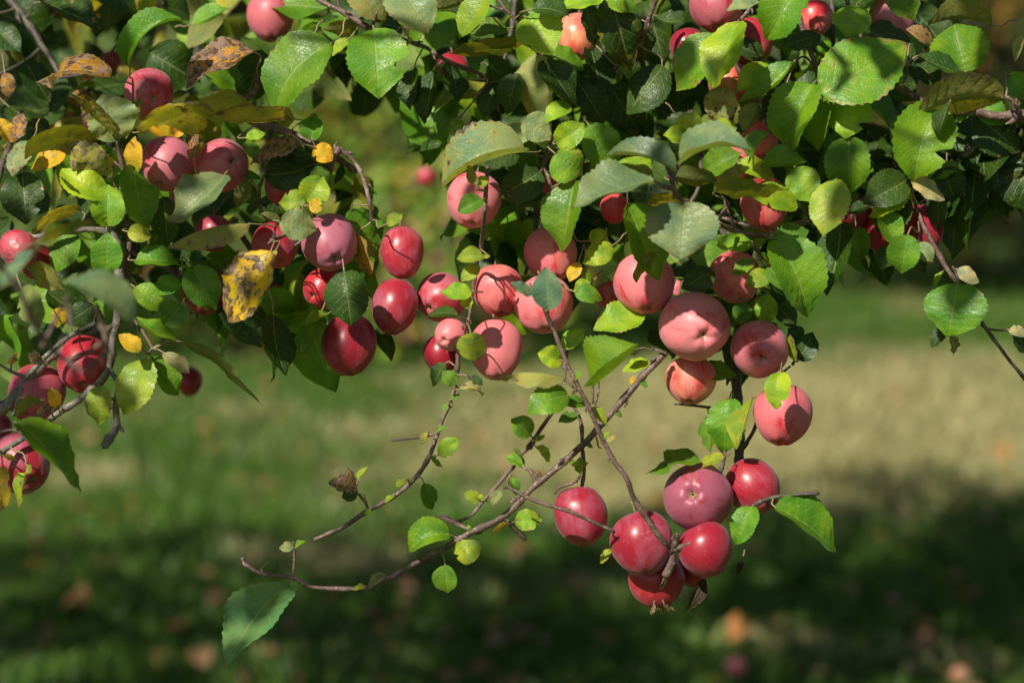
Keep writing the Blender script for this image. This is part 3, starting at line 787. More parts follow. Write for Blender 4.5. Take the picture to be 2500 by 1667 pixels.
# cx cy r el d  calyx(x,y) bloom yellow dark (crimson skin plus painted shade) | label
AP = '''
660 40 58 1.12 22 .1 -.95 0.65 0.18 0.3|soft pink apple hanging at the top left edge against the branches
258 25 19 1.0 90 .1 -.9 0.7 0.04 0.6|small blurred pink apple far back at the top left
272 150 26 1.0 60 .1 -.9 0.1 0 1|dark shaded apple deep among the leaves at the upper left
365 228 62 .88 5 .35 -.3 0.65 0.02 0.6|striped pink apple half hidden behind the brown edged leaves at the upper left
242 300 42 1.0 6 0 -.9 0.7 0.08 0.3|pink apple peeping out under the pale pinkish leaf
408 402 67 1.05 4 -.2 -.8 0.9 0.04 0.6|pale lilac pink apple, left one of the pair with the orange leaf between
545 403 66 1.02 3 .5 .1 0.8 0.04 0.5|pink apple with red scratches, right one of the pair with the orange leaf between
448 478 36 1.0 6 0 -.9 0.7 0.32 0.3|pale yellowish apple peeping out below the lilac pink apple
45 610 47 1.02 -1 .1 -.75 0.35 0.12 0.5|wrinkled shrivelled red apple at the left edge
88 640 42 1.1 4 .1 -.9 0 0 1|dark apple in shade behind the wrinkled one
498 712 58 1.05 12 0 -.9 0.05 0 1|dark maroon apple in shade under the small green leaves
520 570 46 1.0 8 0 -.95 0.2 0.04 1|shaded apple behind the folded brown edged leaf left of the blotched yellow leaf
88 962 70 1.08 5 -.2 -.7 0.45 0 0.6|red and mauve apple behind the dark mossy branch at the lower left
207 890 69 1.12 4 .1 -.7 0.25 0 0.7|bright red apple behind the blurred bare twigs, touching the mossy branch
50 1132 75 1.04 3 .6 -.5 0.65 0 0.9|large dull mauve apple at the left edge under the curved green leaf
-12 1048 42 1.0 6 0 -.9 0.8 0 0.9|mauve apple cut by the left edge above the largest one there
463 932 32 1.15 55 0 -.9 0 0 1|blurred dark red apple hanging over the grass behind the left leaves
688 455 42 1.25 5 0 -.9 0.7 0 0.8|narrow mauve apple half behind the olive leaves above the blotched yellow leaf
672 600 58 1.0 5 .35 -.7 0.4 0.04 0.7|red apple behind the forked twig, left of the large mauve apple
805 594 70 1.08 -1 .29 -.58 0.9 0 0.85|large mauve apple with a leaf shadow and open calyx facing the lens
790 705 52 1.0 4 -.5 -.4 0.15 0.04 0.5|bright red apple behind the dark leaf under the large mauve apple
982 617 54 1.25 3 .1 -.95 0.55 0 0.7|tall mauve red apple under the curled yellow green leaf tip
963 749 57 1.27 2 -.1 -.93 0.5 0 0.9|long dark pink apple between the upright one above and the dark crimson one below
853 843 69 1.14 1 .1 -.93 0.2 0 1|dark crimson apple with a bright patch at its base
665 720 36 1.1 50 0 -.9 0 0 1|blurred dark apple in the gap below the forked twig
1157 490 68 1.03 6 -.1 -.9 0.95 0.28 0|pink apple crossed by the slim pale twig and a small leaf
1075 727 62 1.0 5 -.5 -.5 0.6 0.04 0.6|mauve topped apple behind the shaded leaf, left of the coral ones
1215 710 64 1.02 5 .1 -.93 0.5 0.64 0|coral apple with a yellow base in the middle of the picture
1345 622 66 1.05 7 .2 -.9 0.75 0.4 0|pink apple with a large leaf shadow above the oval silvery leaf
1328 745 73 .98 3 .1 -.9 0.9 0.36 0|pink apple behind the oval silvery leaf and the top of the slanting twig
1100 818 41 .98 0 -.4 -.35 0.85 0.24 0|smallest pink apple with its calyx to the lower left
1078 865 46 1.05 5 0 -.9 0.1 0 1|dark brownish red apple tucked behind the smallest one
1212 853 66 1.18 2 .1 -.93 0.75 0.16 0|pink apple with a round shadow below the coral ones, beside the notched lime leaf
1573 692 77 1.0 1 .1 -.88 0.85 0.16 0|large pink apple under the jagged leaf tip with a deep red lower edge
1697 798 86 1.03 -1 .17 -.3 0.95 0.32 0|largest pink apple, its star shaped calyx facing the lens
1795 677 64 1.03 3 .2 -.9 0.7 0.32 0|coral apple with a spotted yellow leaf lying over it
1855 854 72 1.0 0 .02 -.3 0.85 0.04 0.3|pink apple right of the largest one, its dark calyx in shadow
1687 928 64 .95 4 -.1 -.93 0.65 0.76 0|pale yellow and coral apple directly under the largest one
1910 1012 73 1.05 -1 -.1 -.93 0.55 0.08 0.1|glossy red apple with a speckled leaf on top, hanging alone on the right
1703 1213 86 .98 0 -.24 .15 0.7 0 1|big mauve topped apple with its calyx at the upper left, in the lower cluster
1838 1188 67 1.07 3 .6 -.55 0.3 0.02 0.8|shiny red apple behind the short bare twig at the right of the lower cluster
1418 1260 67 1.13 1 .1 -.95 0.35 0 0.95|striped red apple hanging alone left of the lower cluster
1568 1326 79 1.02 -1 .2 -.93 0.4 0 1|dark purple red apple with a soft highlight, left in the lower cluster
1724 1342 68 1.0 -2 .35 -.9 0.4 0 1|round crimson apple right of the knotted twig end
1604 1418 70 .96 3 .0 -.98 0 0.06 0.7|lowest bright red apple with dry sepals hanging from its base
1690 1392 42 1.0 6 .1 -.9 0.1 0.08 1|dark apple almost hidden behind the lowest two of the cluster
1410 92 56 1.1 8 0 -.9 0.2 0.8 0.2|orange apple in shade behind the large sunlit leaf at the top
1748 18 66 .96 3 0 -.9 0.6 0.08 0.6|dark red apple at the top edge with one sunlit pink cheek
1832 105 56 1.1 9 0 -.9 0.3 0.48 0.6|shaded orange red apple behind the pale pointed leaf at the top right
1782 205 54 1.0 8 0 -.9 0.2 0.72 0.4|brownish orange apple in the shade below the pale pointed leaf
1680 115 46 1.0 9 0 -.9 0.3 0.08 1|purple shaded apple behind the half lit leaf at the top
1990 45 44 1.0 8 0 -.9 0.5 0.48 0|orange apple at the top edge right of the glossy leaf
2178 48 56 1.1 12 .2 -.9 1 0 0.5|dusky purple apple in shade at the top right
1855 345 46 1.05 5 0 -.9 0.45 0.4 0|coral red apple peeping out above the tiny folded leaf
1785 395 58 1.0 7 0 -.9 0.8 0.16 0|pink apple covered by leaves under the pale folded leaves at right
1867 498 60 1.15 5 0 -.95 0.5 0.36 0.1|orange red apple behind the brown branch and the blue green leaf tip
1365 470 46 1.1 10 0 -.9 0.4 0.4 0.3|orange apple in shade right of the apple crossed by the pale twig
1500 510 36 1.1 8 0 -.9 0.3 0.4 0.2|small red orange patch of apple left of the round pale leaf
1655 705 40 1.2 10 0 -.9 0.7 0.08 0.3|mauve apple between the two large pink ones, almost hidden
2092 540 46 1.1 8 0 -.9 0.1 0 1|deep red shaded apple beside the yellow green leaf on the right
2168 572 54 1.15 5 -.1 -.9 0.2 0 0.8|red apple behind the half lit leaf at the right, lit on its left edge
2250 560 55 1.1 3 .2 -.9 0.15 0 1|dark maroon apple under the slender drooping twig at the right
1490 725 36 1.1 10 0 -.9 0.8 0 0.4|mauve apple deep behind the small bright leaves in the middle
1040 432 24 1.0 170 0 -.9 0.8 0.04 0.3|tiny blurred pink apple seen through the gap left of centre
1200 300 30 1.0 60 0 -.9 0.4 0.16 0|blurred red apple deep in the foliage above centre
1105 170 40 1.1 16 0 -.9 0.2 0.08 0.9|dark red brown apple behind the top leaves left of centre
110 190 28 1.0 70 0 -.9 0.8 0.08 0.3|far pale pink apple behind the orange brown leaf
'''
# ------------------------------------------------------------------ build
branches = {}
allpts = []
rng0 = random.Random(5)
for key, label, tw in BR:
    b = None; pl = []
    for ti, t in enumerate(tw):
        cp = [[float(a) for a in q.split(',')] for q in t.split()]
        if abs(cp[0][0] - cp[-1][0]) < 3 and abs(cp[0][1] - cp[-1][1]) < 3: continue
        pts = [P(x, y, d) for x, y, d, r in cp]; s = FOCUS / FPX
        rads = [r * s * (1 + cp[i][2] / 265.0) for i, (_, _, _, r) in enumerate(cp)]
        if b is None:
            b = empty('apple_branch', pts[0]); tag(b, label, 'branch', 'branches of the apple tree reaching into view')
            branches[key] = [b, []]
        V, F, path = twig_mesh(pts, rads, rng0)
        o = mesh_obj('twig', [v - b.location for v in V], F, M_BARKG if key in ('leftmain', 'leftlow') else (M_BARKD if key in ('ul', 'stout') else M_BARK), b)
        for p in path[::2]:
            allpts.append((p, key))
def px_of(p):
    q = p - CAMP; D = q.dot(FWD); return 1250 + q.dot(RT) / D * FPX, 833.5 - q.dot(UPV) / D * FPX, D
APX = [(px_of(p), p, k) for p, k in allpts]
cnt = {}
def attach(bx, by, d):
    D = FOCUS + d / 100; best = None
    for (x, y, dd), p, k in APX:
        q = (x - bx) ** 2 + (y - by) ** 2 + ((dd - D) * 100 * 9) ** 2
        if best is None or q < best[0]: best = (q, p, k, math.hypot(x - bx, y - by), abs(dd - D))
    return best
def recentre(o, b, org):
    me = o.data; me.transform(Matrix.Translation(-org)); o.location = org - b.location
for i, ln in enumerate(LV.strip().split('\n')):
    f = ln.split(); kind = f[0]
    if kind == 'j': continue
    bx, by, tx, ty, wp, bow, d = map(float, f[1:])
    q = attach(bx, by, d); b = branches[q[2]][0]
    anchor = q[1]
    if q[3] > 90 or q[4] > 0.14:      # its own spur, hidden deeper among the foliage
        L = math.hypot(tx - bx, ty - by); k = min(60, 22 + L * 0.25)
        anchor = P(bx - (tx - bx) / L * k, by - (ty - by) / L * k - 12, d + 2.2)
    o = make_leaf(b, kind, bx, by, tx, ty, wp, bow, d, anchor, seed=i)
    recentre(o, b, P(bx, by, d)); cnt[q[2]] = cnt.get(q[2], 0) + 1
for ln in AP.strip().split('\n'):
    a, label = ln.split('|'); f = [float(x) for x in a.split()]
    cx, cy, r, el, d, x, y, bl, ye, dk = f
    make_apple(cx, cy, r, el, d, (x, y), bl, ye, dk, label, 'apples on the tree', wrinkle=0.07 if label.startswith('wrinkled') else 0.0)
print('leaves per branch', cnt)
# ------------------------------------------------------------------ filler foliage: further leafy branches behind and above
def sprig_mesh_leaf(rng, L, wratio, fold, curl, NL=14):
    """small library leaf in its own space: base at the origin, along +Y, glossy side +Z"""
    V, UV, F = [], [], []; NW = 3; ph = rng.uniform(0, 6.28)
    for i in range(NL + 1):
        v = i / NL; pv = v * LEAF_N; a = int(min(pv, LEAF_N - 1)); prof = PROF[a] * (1 - pv + a) + PROF[a + 1] * (pv - a)
        y = L * math.sin(v * curl) / curl; z0 = -L * (1 - math.cos(v * curl)) / curl
        for j in range(-NW, NW + 1):
            u = j / NW; hw = L * wratio / 2 * prof * (1 + (0.04 if (i % 2 and abs(j) == NW) else 0))
            V.append(Vector((u * hw, y, z0 + fold * abs(u * hw) + 0.10 * L * wratio * math.sin(v * 9 + ph + u) * abs(u)))); UV.append((u, v))
    w_ = 2 * NW + 1
    for i in range(NL):
        for j in range(w_ - 1): F.append((i * w_ + j, i * w_ + j + 1, (i + 1) * w_ + j + 1, (i + 1) * w_ + j))
    k = len(V); v2, f2 = tube_data([Vector((0, 0, 0)), Vector((0, -L * .18, -L * .03)), Vector((0, -L * .36, 0))], [0.0008, 0.0008, 0.0011], 5)
    V += v2; UV += [(0, 0)] * len(v2); F += [tuple(a + k for a in f) for f in f2]
    me = bpy.data.meshes.new('leaf'); me.from_pydata(V, [], F); ul = me.uv_layers.new(name='UVMap')
    for lp in me.loops: ul.data[lp.index].uv = UV[lp.vertex_index]
    me.polygons.foreach_set('use_smooth', [True] * len(me.polygons)); me.materials.append(M_LEAF); me.materials.append(M_PET)
    me.polygons.foreach_set('material_index', [0] * (NL * (w_ - 1)) + [1] * len(f2)); me.update(); return me
rl = random.Random(11)
LIB = [sprig_mesh_leaf(rl, 1.0, rl.uniform(0.55, 0.8), rl.uniform(0.05, 0.5), rl.uniform(0.3, 1.3)) for _ in range(9)]
for m in LIB:
    pass
def leaf_matrix(rng, p, hang=0.5, face=None):
    """blade hanging down and outward, glossy side up / towards the light"""
    az = rng.uniform(0, 6.28); el = rng.gauss(-hang, 0.45)
    T = Vector((math.cos(az) * math.cos(el), math.sin(az) * math.cos(el), math.sin(el)))
    n = Vector((rng.gauss(-.25, .45), rng.gauss(-.5, .45), rng.gauss(0.85, .3))).normalized()
    S = T.cross(n).normalized(); n = S.cross(T).normalized()
    return Matrix((S, T, n)).transposed()
def filler(label, region, dlo, dhi, n, kinds, seed, twigs=2, size=(0.055, 0.095)):
    """leafy branch inside a box of photo pixels (x0,y0,x1,y1) and a range of depths"""
    rng = random.Random(seed); x0, y0, x1, y1 = region
    pts = []
    b = None
    for t in range(twigs):
        fx = (t + 0.5) / twigs; xs = x0 + (x1 - x0) * fx; dd = rng.uniform(dlo, dhi)
        q = [P(xs + rng.uniform(-60, 60), y0 - 60, dd), P(xs + rng.uniform(-80, 80), y0 + (y1 - y0) * .4, dd + rng.uniform(-3, 3)), P(xs + rng.uniform(-120, 120), y0 + (y1 - y0) * .85, dd + rng.uniform(-4, 4))]
        if b is None:
            b = empty('apple_branch', q[0]); tag(b, label, 'branch', 'branches of the apple tree reaching into view')
        V, F, path = twig_mesh(q, [0.0042, 0.003, 0.0018], rng)
        mesh_obj('twig', [v - b.location for v in V], F, M_BARKD, b); pts += path
    for i in range(n):
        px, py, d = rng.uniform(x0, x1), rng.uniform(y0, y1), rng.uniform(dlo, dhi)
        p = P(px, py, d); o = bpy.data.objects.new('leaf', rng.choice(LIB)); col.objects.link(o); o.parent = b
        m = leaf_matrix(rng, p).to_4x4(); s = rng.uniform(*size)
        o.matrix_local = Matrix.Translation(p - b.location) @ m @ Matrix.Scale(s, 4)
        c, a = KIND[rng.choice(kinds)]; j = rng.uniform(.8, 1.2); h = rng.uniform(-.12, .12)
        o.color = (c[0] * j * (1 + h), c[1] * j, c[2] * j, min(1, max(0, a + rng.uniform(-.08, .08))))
    return b
FILL = [
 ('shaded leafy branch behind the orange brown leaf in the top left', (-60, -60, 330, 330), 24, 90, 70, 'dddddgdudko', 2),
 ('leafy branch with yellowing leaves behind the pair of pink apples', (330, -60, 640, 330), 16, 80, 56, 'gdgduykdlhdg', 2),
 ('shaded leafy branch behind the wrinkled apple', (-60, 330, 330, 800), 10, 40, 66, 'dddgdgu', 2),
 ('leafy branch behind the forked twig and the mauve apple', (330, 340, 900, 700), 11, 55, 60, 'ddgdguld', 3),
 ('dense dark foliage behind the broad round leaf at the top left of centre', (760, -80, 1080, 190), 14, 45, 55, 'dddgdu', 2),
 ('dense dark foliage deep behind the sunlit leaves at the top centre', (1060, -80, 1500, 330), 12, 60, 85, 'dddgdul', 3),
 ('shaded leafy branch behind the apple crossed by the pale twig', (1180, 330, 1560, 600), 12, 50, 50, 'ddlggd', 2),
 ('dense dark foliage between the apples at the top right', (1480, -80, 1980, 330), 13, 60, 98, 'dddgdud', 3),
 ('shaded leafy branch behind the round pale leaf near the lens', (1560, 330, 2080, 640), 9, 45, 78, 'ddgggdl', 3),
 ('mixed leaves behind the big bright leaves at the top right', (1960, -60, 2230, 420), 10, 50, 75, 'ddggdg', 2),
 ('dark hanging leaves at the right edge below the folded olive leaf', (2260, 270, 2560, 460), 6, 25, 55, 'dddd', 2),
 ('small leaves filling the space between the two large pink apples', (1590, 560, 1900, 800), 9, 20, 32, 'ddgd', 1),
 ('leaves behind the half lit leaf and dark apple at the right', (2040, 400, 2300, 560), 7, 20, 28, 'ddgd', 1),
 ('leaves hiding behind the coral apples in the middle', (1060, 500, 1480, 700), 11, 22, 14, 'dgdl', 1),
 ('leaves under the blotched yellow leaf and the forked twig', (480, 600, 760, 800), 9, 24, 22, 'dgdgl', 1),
]
for i, (lab, reg, a, b_, n, kd, tw) in enumerate(FILL): filler(lab, reg, a, b_, n, kd, 100 + i, tw)
# boughs added out of view above and before the frame to dapple the fruit
def overhead(label, c, r, n, seed):
    rng = random.Random(seed); c = Vector(c); b = empty('apple_branch', c + Vector((-r[0] * 1.3, 0, .15))); tag(b, label, 'branch', 'added unseen boughs overhead')
    V, F, path = twig_mesh([b.location, c, c + Vector((r[0], 0, -.08))], [.006, .004, .002], rng); mesh_obj('twig', [v - b.location for v in V], F, M_BARK, b)
    for i in range(n):
        p = c + Vector([rng.uniform(-1, 1) * q for q in r]); o = bpy.data.objects.new('leaf', rng.choice(LIB)); col.objects.link(o); o.parent = b
        o.matrix_local = Matrix.Translation(p - b.location) @ leaf_matrix(rng, p).to_4x4() @ Matrix.Scale(rng.uniform(.06, .095), 4); o.color = KIND['g'][0] + (.05,)
overhead('added unseen bough overhead to the left that shades the lower left fruit', (-.98, 1.75, 1.98), (.34, .32, .14), 70, 301)
overhead('added unseen bough overhead that shades the top left corner', (-1.0, 2.3, 2.15), (.32, .25, .12), 60, 304)
overhead('added unseen sparse bough overhead that dapples the middle apples', (.0, 2.0, 2.05), (.5, .25, .14), 44, 302)
overhead('added unseen sparse bough overhead that dapples the top right leaves', (.35, 2.25, 2.0), (.45, .2, .12), 26, 303)
# ------------------------------------------------------------------ merged crowns
def crown_mesh(name, blobs, n, size, seed, parent, mat, core=0.0, org=None, fq=1.9, thr=-0.16):
    rng = random.Random(seed); V, F, UV = [], [], []
    tot = sum(b[1].x * b[1].y * b[1].z for b in blobs)
    for c, r in blobs:
        m = int(n * r.x * r.y * r.z / tot)
        for _ in range(m):
            while True:
                q = Vector((rng.uniform(-1, 1), rng.uniform(-1, 1), rng.uniform(-1, 1))); L = q.length
                if core < L < 1 and noise.noise((Vector((q.x * r.x, q.y * r.y, q.z * r.z)) + c) * fq) > thr + 0.14 * L: break
            p = c + Vector((q.x * r.x, q.y * r.y, q.z * r.z)); s = rng.uniform(*size)
            M = leaf_matrix(rng, p, 0.4); k = len(V)
            for x, y, z, u, v in ((0, 0, 0, 0, 0), (-.28, .35, .08, -1, .4), (.28, .35, .08, 1, .4), (0, .42, 0, 0, .42), (-.2, .72, .02, -.8, .75), (.2, .72, .02, .8, .75), (0, 1, -.15, 0, 1)):
                V.append(p + M @ Vector((x, y, z)) * s); UV.append((u, v))
            F += [(k, k + 3, k + 1), (k, k + 2, k + 3), (k + 1, k + 3, k + 4), (k + 3, k + 2, k + 5), (k + 4, k + 3, k + 6), (k + 3, k + 5, k + 6)]
    if org is not None: V = [v - org for v in V]
    return mesh_obj(name, V, F, mat, parent, UV)
def crown_material(name, cols):
    k = N(name); geo = k.n('ShaderNodeNewGeometry')
    ri = geo.outputs['Random Per Island']; n1 = k.noise(geo.outputs['Position'], 1.3, 3)
    cr = k.n('ShaderNodeValToRGB'); e = cr.color_ramp; e.interpolation = 'CONSTANT'
    while len(e.elements) < len(cols): e.elements.new(0.5)
    for i, (p, c) in enumerate(cols): e.elements[i].position = p; e.elements[i].color = c + (1,)
    k.l(ri, cr.inputs[0]); c = k.mix(k.ramp(n1, .3, .7), k.mix(1.0, cr.outputs[0], (.75, .85, .9), 'MULTIPLY'), k.mix(1.0, cr.outputs[0], (1.35, 1.15, .9), 'MULTIPLY'))
    k.l(c, k.b.inputs['Base Color']); k.b.inputs['Roughness'].default_value = 0.5
    tr = k.n('ShaderNodeBsdfTranslucent'); k.l(c, tr.inputs[0]); ms = k.n('ShaderNodeMixShader'); ms.inputs[0].default_value = .25
    k.l(k.b.outputs[0], ms.inputs[1]); k.l(tr.outputs[0], ms.inputs[2]); k.l(ms.outputs[0], k.o.inputs[0]); return k.m
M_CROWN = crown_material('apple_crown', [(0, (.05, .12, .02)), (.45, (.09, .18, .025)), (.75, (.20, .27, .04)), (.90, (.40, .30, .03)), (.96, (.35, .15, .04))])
M_CROWN3 = crown_material('sunny_crown', [(0, (.16, .32, .04)), (.5, (.28, .44, .06)), (.8, (.5, .42, .06)), (.93, (.55, .30, .22))])  # sunlit brightness put into the leaf colours of these trees
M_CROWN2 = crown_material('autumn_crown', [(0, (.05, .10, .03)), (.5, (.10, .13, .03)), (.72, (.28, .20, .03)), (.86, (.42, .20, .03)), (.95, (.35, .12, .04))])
def tree(label, base, limbs, blobs, n, size, mat, seed, r0=0.12, group=None, trunk_mat=None):
    t = empty('apple_tree' if mat is M_CROWN else 'orchard_tree', base); V, F = [], []
    for pts, ra, rb in limbs:
        path = catmull([Vector(p) for p in pts], 10); m = len(path)
        rr = [(ra + (rb - ra) * i / (m - 1)) * (1 + .12 * noise.noise(path[i] * 6)) for i in range(m)]
        v2, f2 = tube_data([p - base for p in path], rr, 12); k = len(V); V += v2; F += [tuple(a + k for a in f) for f in f2]
    mesh_obj('trunk', V, F, M_BARKD, t)
    crown_mesh('crown', [(Vector(c), Vector(r)) for c, r in blobs], n, size, seed, t, mat, org=base, fq=2.4 if n > 10000 else 1.9, thr=-.10 if n > 10000 else -.16)
    tag(t, label, 'tree', group); return t
# the tree the fruit hangs on: its trunk stands right of the frame, heavy limbs arch over the view
tree('spreading apple tree whose dark limbs and upper crown arch behind the fruiting branches', Vector((1.9, 4.1, 0)),
     [([(1.9, 4.1, 0), (1.85, 4.1, .6), (1.8, 4.05, 1.2), (1.6, 4.0, 1.75)], .14, .10),
      ([(1.8, 4.05, 1.3), (1.2, 3.9, 1.95), (.4, 3.7, 1.95), (-.15, 3.5, 1.72), (-.55, 3.3, 1.62), (-1.1, 3.2, 1.75)], .085, .028),
      ([(-.1, 3.5, 1.74), (-.2, 3.6, 1.58), (-.42, 3.7, 1.5)], .03, .012),
      ([(1.6, 4.0, 1.75), (1.0, 4.4, 2.6), (.2, 4.8, 3.3)], .09, .03), ([(1.6, 4.0, 1.75), (2.2, 3.7, 2.6), (2.6, 3.6, 3.2)], .08, .03),
      ([(1.0, 4.4, 2.6), (-.3, 4.3, 2.9), (-1.6, 4.4, 2.9)], .06, .02)],
     [((-.1, 4.0, 2.15), (1.7, .9, .42)), ((-1.0, 4.3, 2.9), (1.3, 1.1, .8)), ((.6, 4.5, 3.1), (1.5, 1.3, .9)), ((1.9, 4.0, 2.5), (1.0, 1.0, .8)), ((-1.3, 3.6, 1.85), (.5, .4, .22)), ((.7, 4.2, 1.80), (.7, .5, .18)), ((1.6, 5.6, 3.3), (.9, .7, .4)), ((-.4, 5.4, 3.2), (.7, .8, .4)), ((.3, 5.9, 3.6), (.5, .5, .3)), ((-2.7, 3.8, 3.0), (1.5, 1.2, .7)), ((-1.6, 3.4, 2.5), (1.2, .6, .4))],  # outer and upper crown blobs, unseen, placed to shade the lawn
     14500, (.07, .10), M_CROWN, 3)
# ------------------------------------------------------------------ orchard behind
OR = 'orchard trees beyond the grass'
def orchard(label, px, D, h, wd, n, mat, seed, low=.5, size=(.10, .16)):
    x = (px - 1250) / FPX * D; b = Vector((x, D, 0)); rng = random.Random(seed)
    limbs = [([b, b + Vector((.05, 0, .7)), b + Vector((0, 0, 1.4))], .13, .10)]
    for i in range(5):
        a = rng.uniform(0, 6.28); limbs.append(([b + Vector((0, 0, 1.2)), b + Vector((math.cos(a) * wd * .3, math.sin(a) * wd * .3, h * .55)), b + Vector((math.cos(a) * wd * .6, math.sin(a) * wd * .6, h * .8))], .06, .02))
    blobs = [(b + Vector((0, 0, h * .62)), Vector((wd * .8, wd * .8, h * .36)))]
    for i in range(6):
        a = i * 1.05 + rng.uniform(-.3, .3); q = rng.uniform(.4, .75)
        blobs.append((b + Vector((math.cos(a) * wd * q, math.sin(a) * wd * q, rng.uniform(low + h * .18, h * .75))), Vector((wd * .5, wd * .5, h * .24))))
    return tree(label, b, limbs, blobs, n, size, mat, seed, group=OR)
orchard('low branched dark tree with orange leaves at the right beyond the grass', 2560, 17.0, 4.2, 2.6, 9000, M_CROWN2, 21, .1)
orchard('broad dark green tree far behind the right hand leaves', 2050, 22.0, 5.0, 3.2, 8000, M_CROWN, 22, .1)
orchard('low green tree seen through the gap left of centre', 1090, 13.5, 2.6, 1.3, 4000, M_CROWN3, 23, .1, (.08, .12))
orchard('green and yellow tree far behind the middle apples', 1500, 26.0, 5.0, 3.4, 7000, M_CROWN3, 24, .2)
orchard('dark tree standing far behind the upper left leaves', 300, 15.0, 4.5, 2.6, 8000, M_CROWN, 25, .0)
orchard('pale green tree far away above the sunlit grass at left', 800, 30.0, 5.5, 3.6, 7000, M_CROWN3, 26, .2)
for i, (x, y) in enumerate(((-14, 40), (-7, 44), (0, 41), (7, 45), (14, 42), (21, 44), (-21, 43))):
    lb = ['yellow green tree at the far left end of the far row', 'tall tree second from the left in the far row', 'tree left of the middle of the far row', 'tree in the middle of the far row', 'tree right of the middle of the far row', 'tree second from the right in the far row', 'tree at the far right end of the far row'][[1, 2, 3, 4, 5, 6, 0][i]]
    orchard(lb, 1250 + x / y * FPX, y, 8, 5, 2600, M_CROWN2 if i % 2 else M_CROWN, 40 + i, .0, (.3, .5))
# ------------------------------------------------------------------ ground
def ground_mask(k):
    geo = k.n('ShaderNodeNewGeometry'); pos = geo.outputs['Position']; sp = k.n('ShaderNodeSeparateXYZ'); k.l(pos, sp.inputs[0])
    x, y = sp.outputs[0], sp.outputs[1]
    # dry turf patch beyond, also painting in the sunlit strip, greener on the left
    x2 = k.math('ADD', x, k.math('MULTIPLY', k.math('SUBTRACT', k.noise(pos, .5, 3), .5), 3.0)); y = k.math('ADD', y, k.math('MULTIPLY', k.math('SUBTRACT', k.noise(pos, .8, 3), .5), 3.0))
    e = k.math('ADD', k.math('POWER', k.math('DIVIDE', k.math('SUBTRACT', x2, 1.5), 2.2), 2.0), k.math('POWER', k.math('DIVIDE', k.math('SUBTRACT', y, 10.6), 2.3), 2.0))
    n1 = k.noise(pos, 1.1, 5, .65)
    m = k.math('ADD', k.ramp(e, 2.0, .15), k.math('ADD', k.math('MULTIPLY', k.math('SUBTRACT', n1, .5), 1.9), -.02), clamp=True)
    return k.math('ADD', m, k.ramp(k.noise(pos, .9, 3), .54, .76), clamp=True), pos
def ground_mat():
    k = N('turf_soil'); m, pos = ground_mask(k)
    g = k.mix(k.ramp(k.noise(pos, 5, 4), .35, .65), (.045, .095, .015), (.11, .16, .03))
    dcol = k.mix(k.ramp(k.noise(pos, 9, 4), .35, .65), (.26, .24, .10), (.44, .38, .19))
    c = k.mix(k.math('MULTIPLY', m, .85), g, dcol)
    k.l(c, k.b.inputs['Base Color']); k.b.inputs['Roughness'].default_value = .95; k.b.inputs['Specular IOR Level'].default_value = .1
    bp = k.n('ShaderNodeBump'); bp.inputs['Strength'].default_value = 1; bp.inputs['Distance'].default_value = .04; k.l(k.noise(pos, 22, 5, .7), bp.inputs['Height']); k.l(bp.outputs[0], k.b.inputs['Normal'])
    return k.m
def gz(x, y): return 0.05 * noise.noise(Vector((x * .35, y * .35, 0))) + 0.02 * noise.noise(Vector((x * 1.7, y * 1.7, 4)))
V, F = [], []
xs = [-300, -120, -50, -20] + [-12 + i * .4 for i in range(61)] + [20, 50, 120, 300]; ys = [-100, -30, -8] + [i * .4 for i in range(0, 66)] + [32, 45, 70, 120, 400]
for y in ys:
    for x in xs: V.append((x, y, gz(x, y) if abs(x) < 13 and 0 <= y < 27 else 0))
for j in range(len(ys) - 1):
    for i in range(len(xs) - 1): q = j * len(xs) + i; F.append((q, q + 1, q + 1 + len(xs), q + len(xs)))
g = mesh_obj('ground', V, F, ground_mat()); tag(g, 'orchard lawn, green with a dry straw coloured patch that also paints sunlight', kind='structure')
def blade_mat():
    k = N('grass_blades'); m, pos = ground_mask(k); geo = k.n('ShaderNodeNewGeometry')
    g = k.mix(geo.outputs['Random Per Island'], (.038, .12, .012), (.13, .25, .025)); d = k.mix(geo.outputs['Random Per Island'], (.28, .28, .11), (.58, .52, .25))
    c = k.mix(k.ramp(k.math('ADD', m, k.math('MULTIPLY', geo.outputs['Random Per Island'], .5)), .42, 1.15), g, d)
    k.l(c, k.b.inputs['Base Color']); k.b.inputs['Roughness'].default_value = .5
    tr = k.n('ShaderNodeBsdfTranslucent'); k.l(c, tr.inputs[0]); ms = k.n('ShaderNodeMixShader'); ms.inputs[0].default_value = .3
    k.l(k.b.outputs[0], ms.inputs[1]); k.l(tr.outputs[0], ms.inputs[2]); k.l(ms.outputs[0], k.o.inputs[0]); return k.m
rg = random.Random(77); V, F = [], []
for i in range(90000):
    y = 4.6 + 15 * rg.random() ** 1.5; hwid = 0.25 * y + .7; x = rg.uniform(-hwid, hwid)
    tall = noise.noise(Vector((x * 1.1, y * 1.1, 9)))
    if tall < -.25 and rg.random() < .6: continue
    h = rg.uniform(.025, .06) * (1.1 + max(0, tall) * 1.0); a = rg.uniform(0, 6.28); wdt = rg.uniform(.003, .006) * (1 + y / 14); lx, ly = rg.gauss(0, .5) * h, rg.gauss(0, .5) * h
    z = gz(x, y); ca, sa = math.cos(a) * wdt, math.sin(a) * wdt; k = len(V)
    V += [(x - ca, y - sa, z), (x + ca, y + sa, z), (x + ca * .7 + lx * .4, y + sa * .7 + ly * .4, z + h * .6), (x - ca * .7 + lx * .4, y - sa * .7 + ly * .4, z + h * .6), (x + lx, y + ly, z + h)]
    F += [(k, k + 1, k + 2, k + 3), (k + 3, k + 2, k + 4)]
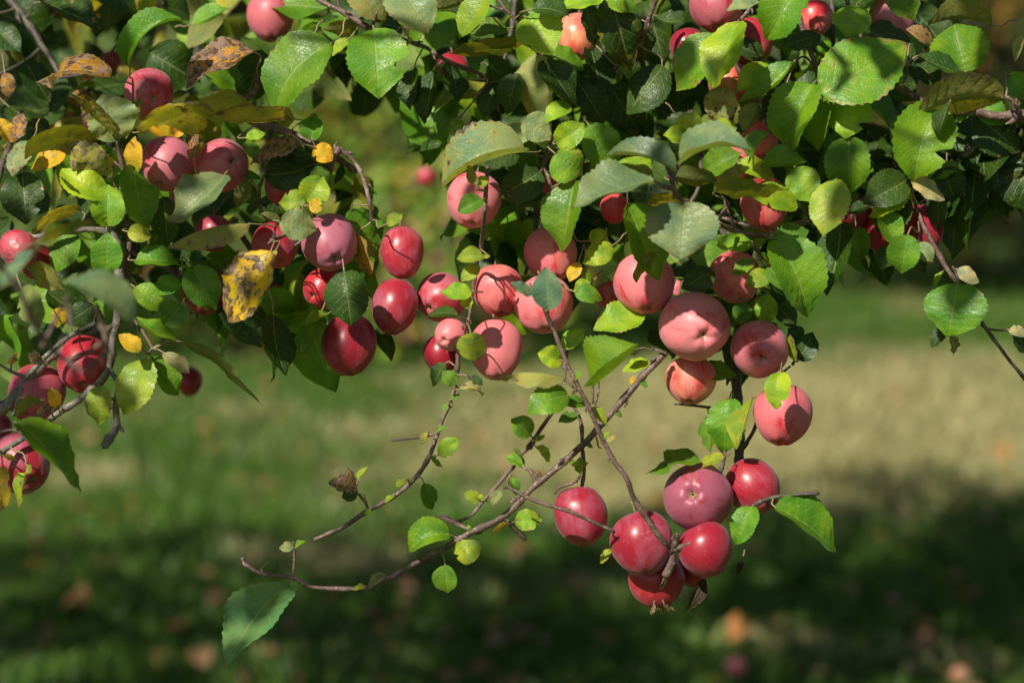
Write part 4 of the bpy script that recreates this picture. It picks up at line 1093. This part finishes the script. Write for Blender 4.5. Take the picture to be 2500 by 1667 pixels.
gr = mesh_obj('grass', V, F, blade_mat()); tag(gr, 'short uneven grass blades covering the lawn', 'grass', kind='stuff')
# ------------------------------------------------------------------ fallen leaves and a windfall
FL = bpy.data.meshes.new('fallen_leaf'); 
def fallen(x, y, s, kind, label, group=None, seed=0):
    rng = random.Random(seed); o = bpy.data.objects.new('fallen_leaf', rng.choice(LIB)); col.objects.link(o)
    az = rng.uniform(0, 6.28); T = Vector((math.cos(az), math.sin(az), rng.uniform(-.2, .5))).normalized(); n = Vector((rng.gauss(0, .35), rng.gauss(-.25, .35), 1)).normalized()
    S = T.cross(n).normalized(); n = S.cross(T); m = Matrix((S, T, n)).transposed().to_4x4()
    o.matrix_world = Matrix.Translation((x, y, gz(x, y) + rng.uniform(.03, .065))) @ m @ Matrix.Scale(s, 4)
    c, a = kind; o.color = tuple(q * rng.uniform(.85, 1.15) for q in c) + (a,)
    tag(o, label, 'leaf', group or 'fallen leaves on the grass'); return o
PINK, ORG, BRN = ((.40, .22, .15), .3), ((.42, .20, .06), .3), ((.22, .11, .06), .5)
for i, (px, py, s, kd, lab) in enumerate([
    (1280, 1465, .13, PINK, 'pinkish brown fallen leaf standing up in the shaded grass at bottom centre'),
    (1300, 1540, .09, BRN, 'brown fallen leaf just below the upright pinkish one'),
    (1828, 1545, .09, ORG, 'orange fallen leaf under the lowest apple cluster'),
    (1260, 1655, .12, ORG, 'large tan fallen leaf at the bottom edge near the centre'),
    (222, 1492, .09, ORG, 'orange fallen leaf lying at the lower left'), (118, 1550, .09, BRN, 'narrow brown fallen leaf below the orange one at lower left'),
    (800, 1462, .08, ORG, 'orange fallen leaf right of the tip of the big hanging leaf'), (312, 1265, .09, PINK, 'pale pink fallen leaf in the dim grass at the left'),
    (262, 1262, .06, ORG, 'small yellow fallen leaf beside the pale pink one'), (1290, 1362, .10, PINK, 'pale fallen leaf under the lone hanging apple'),
    (490, 1612, .09, PINK, 'tan fallen leaf near the bottom edge left of the big leaf'), (450, 1560, .08, ORG, 'rusty fallen leaf above the tan one at bottom left'),
    (615, 1655, .09, PINK, 'curled pink fallen leaf at the bottom edge under the big leaf'), (2230, 1580, .08, PINK, 'pale fallen leaf in the dark grass at lower right'),
    (2165, 1235, .09, ORG, 'yellowish fallen leaf in the grass right of the twig tip'), (1205, 1530, .06, ORG, 'small orange red fallen leaf near the upright pinkish one'),
    (982, 1440, .08, PINK, 'flat tan fallen leaf under the thin hanging twig'), (525, 1065, .10, PINK, 'blurred pale leaf on the green grass left of centre'),
    (405, 1600, .07, BRN, 'dark brown fallen leaf at bottom left'), (2440, 1100, .10, ORG, 'orange brown leaf on the grass near the right edge')]):
    p = G(px, py, .03); fallen(p.x, p.y, s, kd, lab, seed=900 + i)
rg = random.Random(8)
for i in range(275):
    y = 5.2 + 9 * rg.random() ** 1.3; x = rg.uniform(-.24 * y - .1, .24 * y + .1)
    kd = rg.choice((PINK, ORG, BRN, BRN, PINK)); fallen(x, y, rg.uniform(.04, .075), kd, {0: 'pale pinkish fallen leaf scattered in the grass', 1: 'orange fallen leaf scattered in the grass', 2: 'brown fallen leaf scattered in the grass'}[[PINK, ORG, BRN].index(kd)], 'scattered fallen leaves in the grass', 1000 + i)
p = G(1798, 1632, .05); dd = ((p - CAMP).dot(FWD) - FOCUS) * 100
make_apple(1798, 1628, 26, .95, dd, (.3, .2), .8, .1, 0, 'pink windfall apple lying in the grass at the bottom right', None)
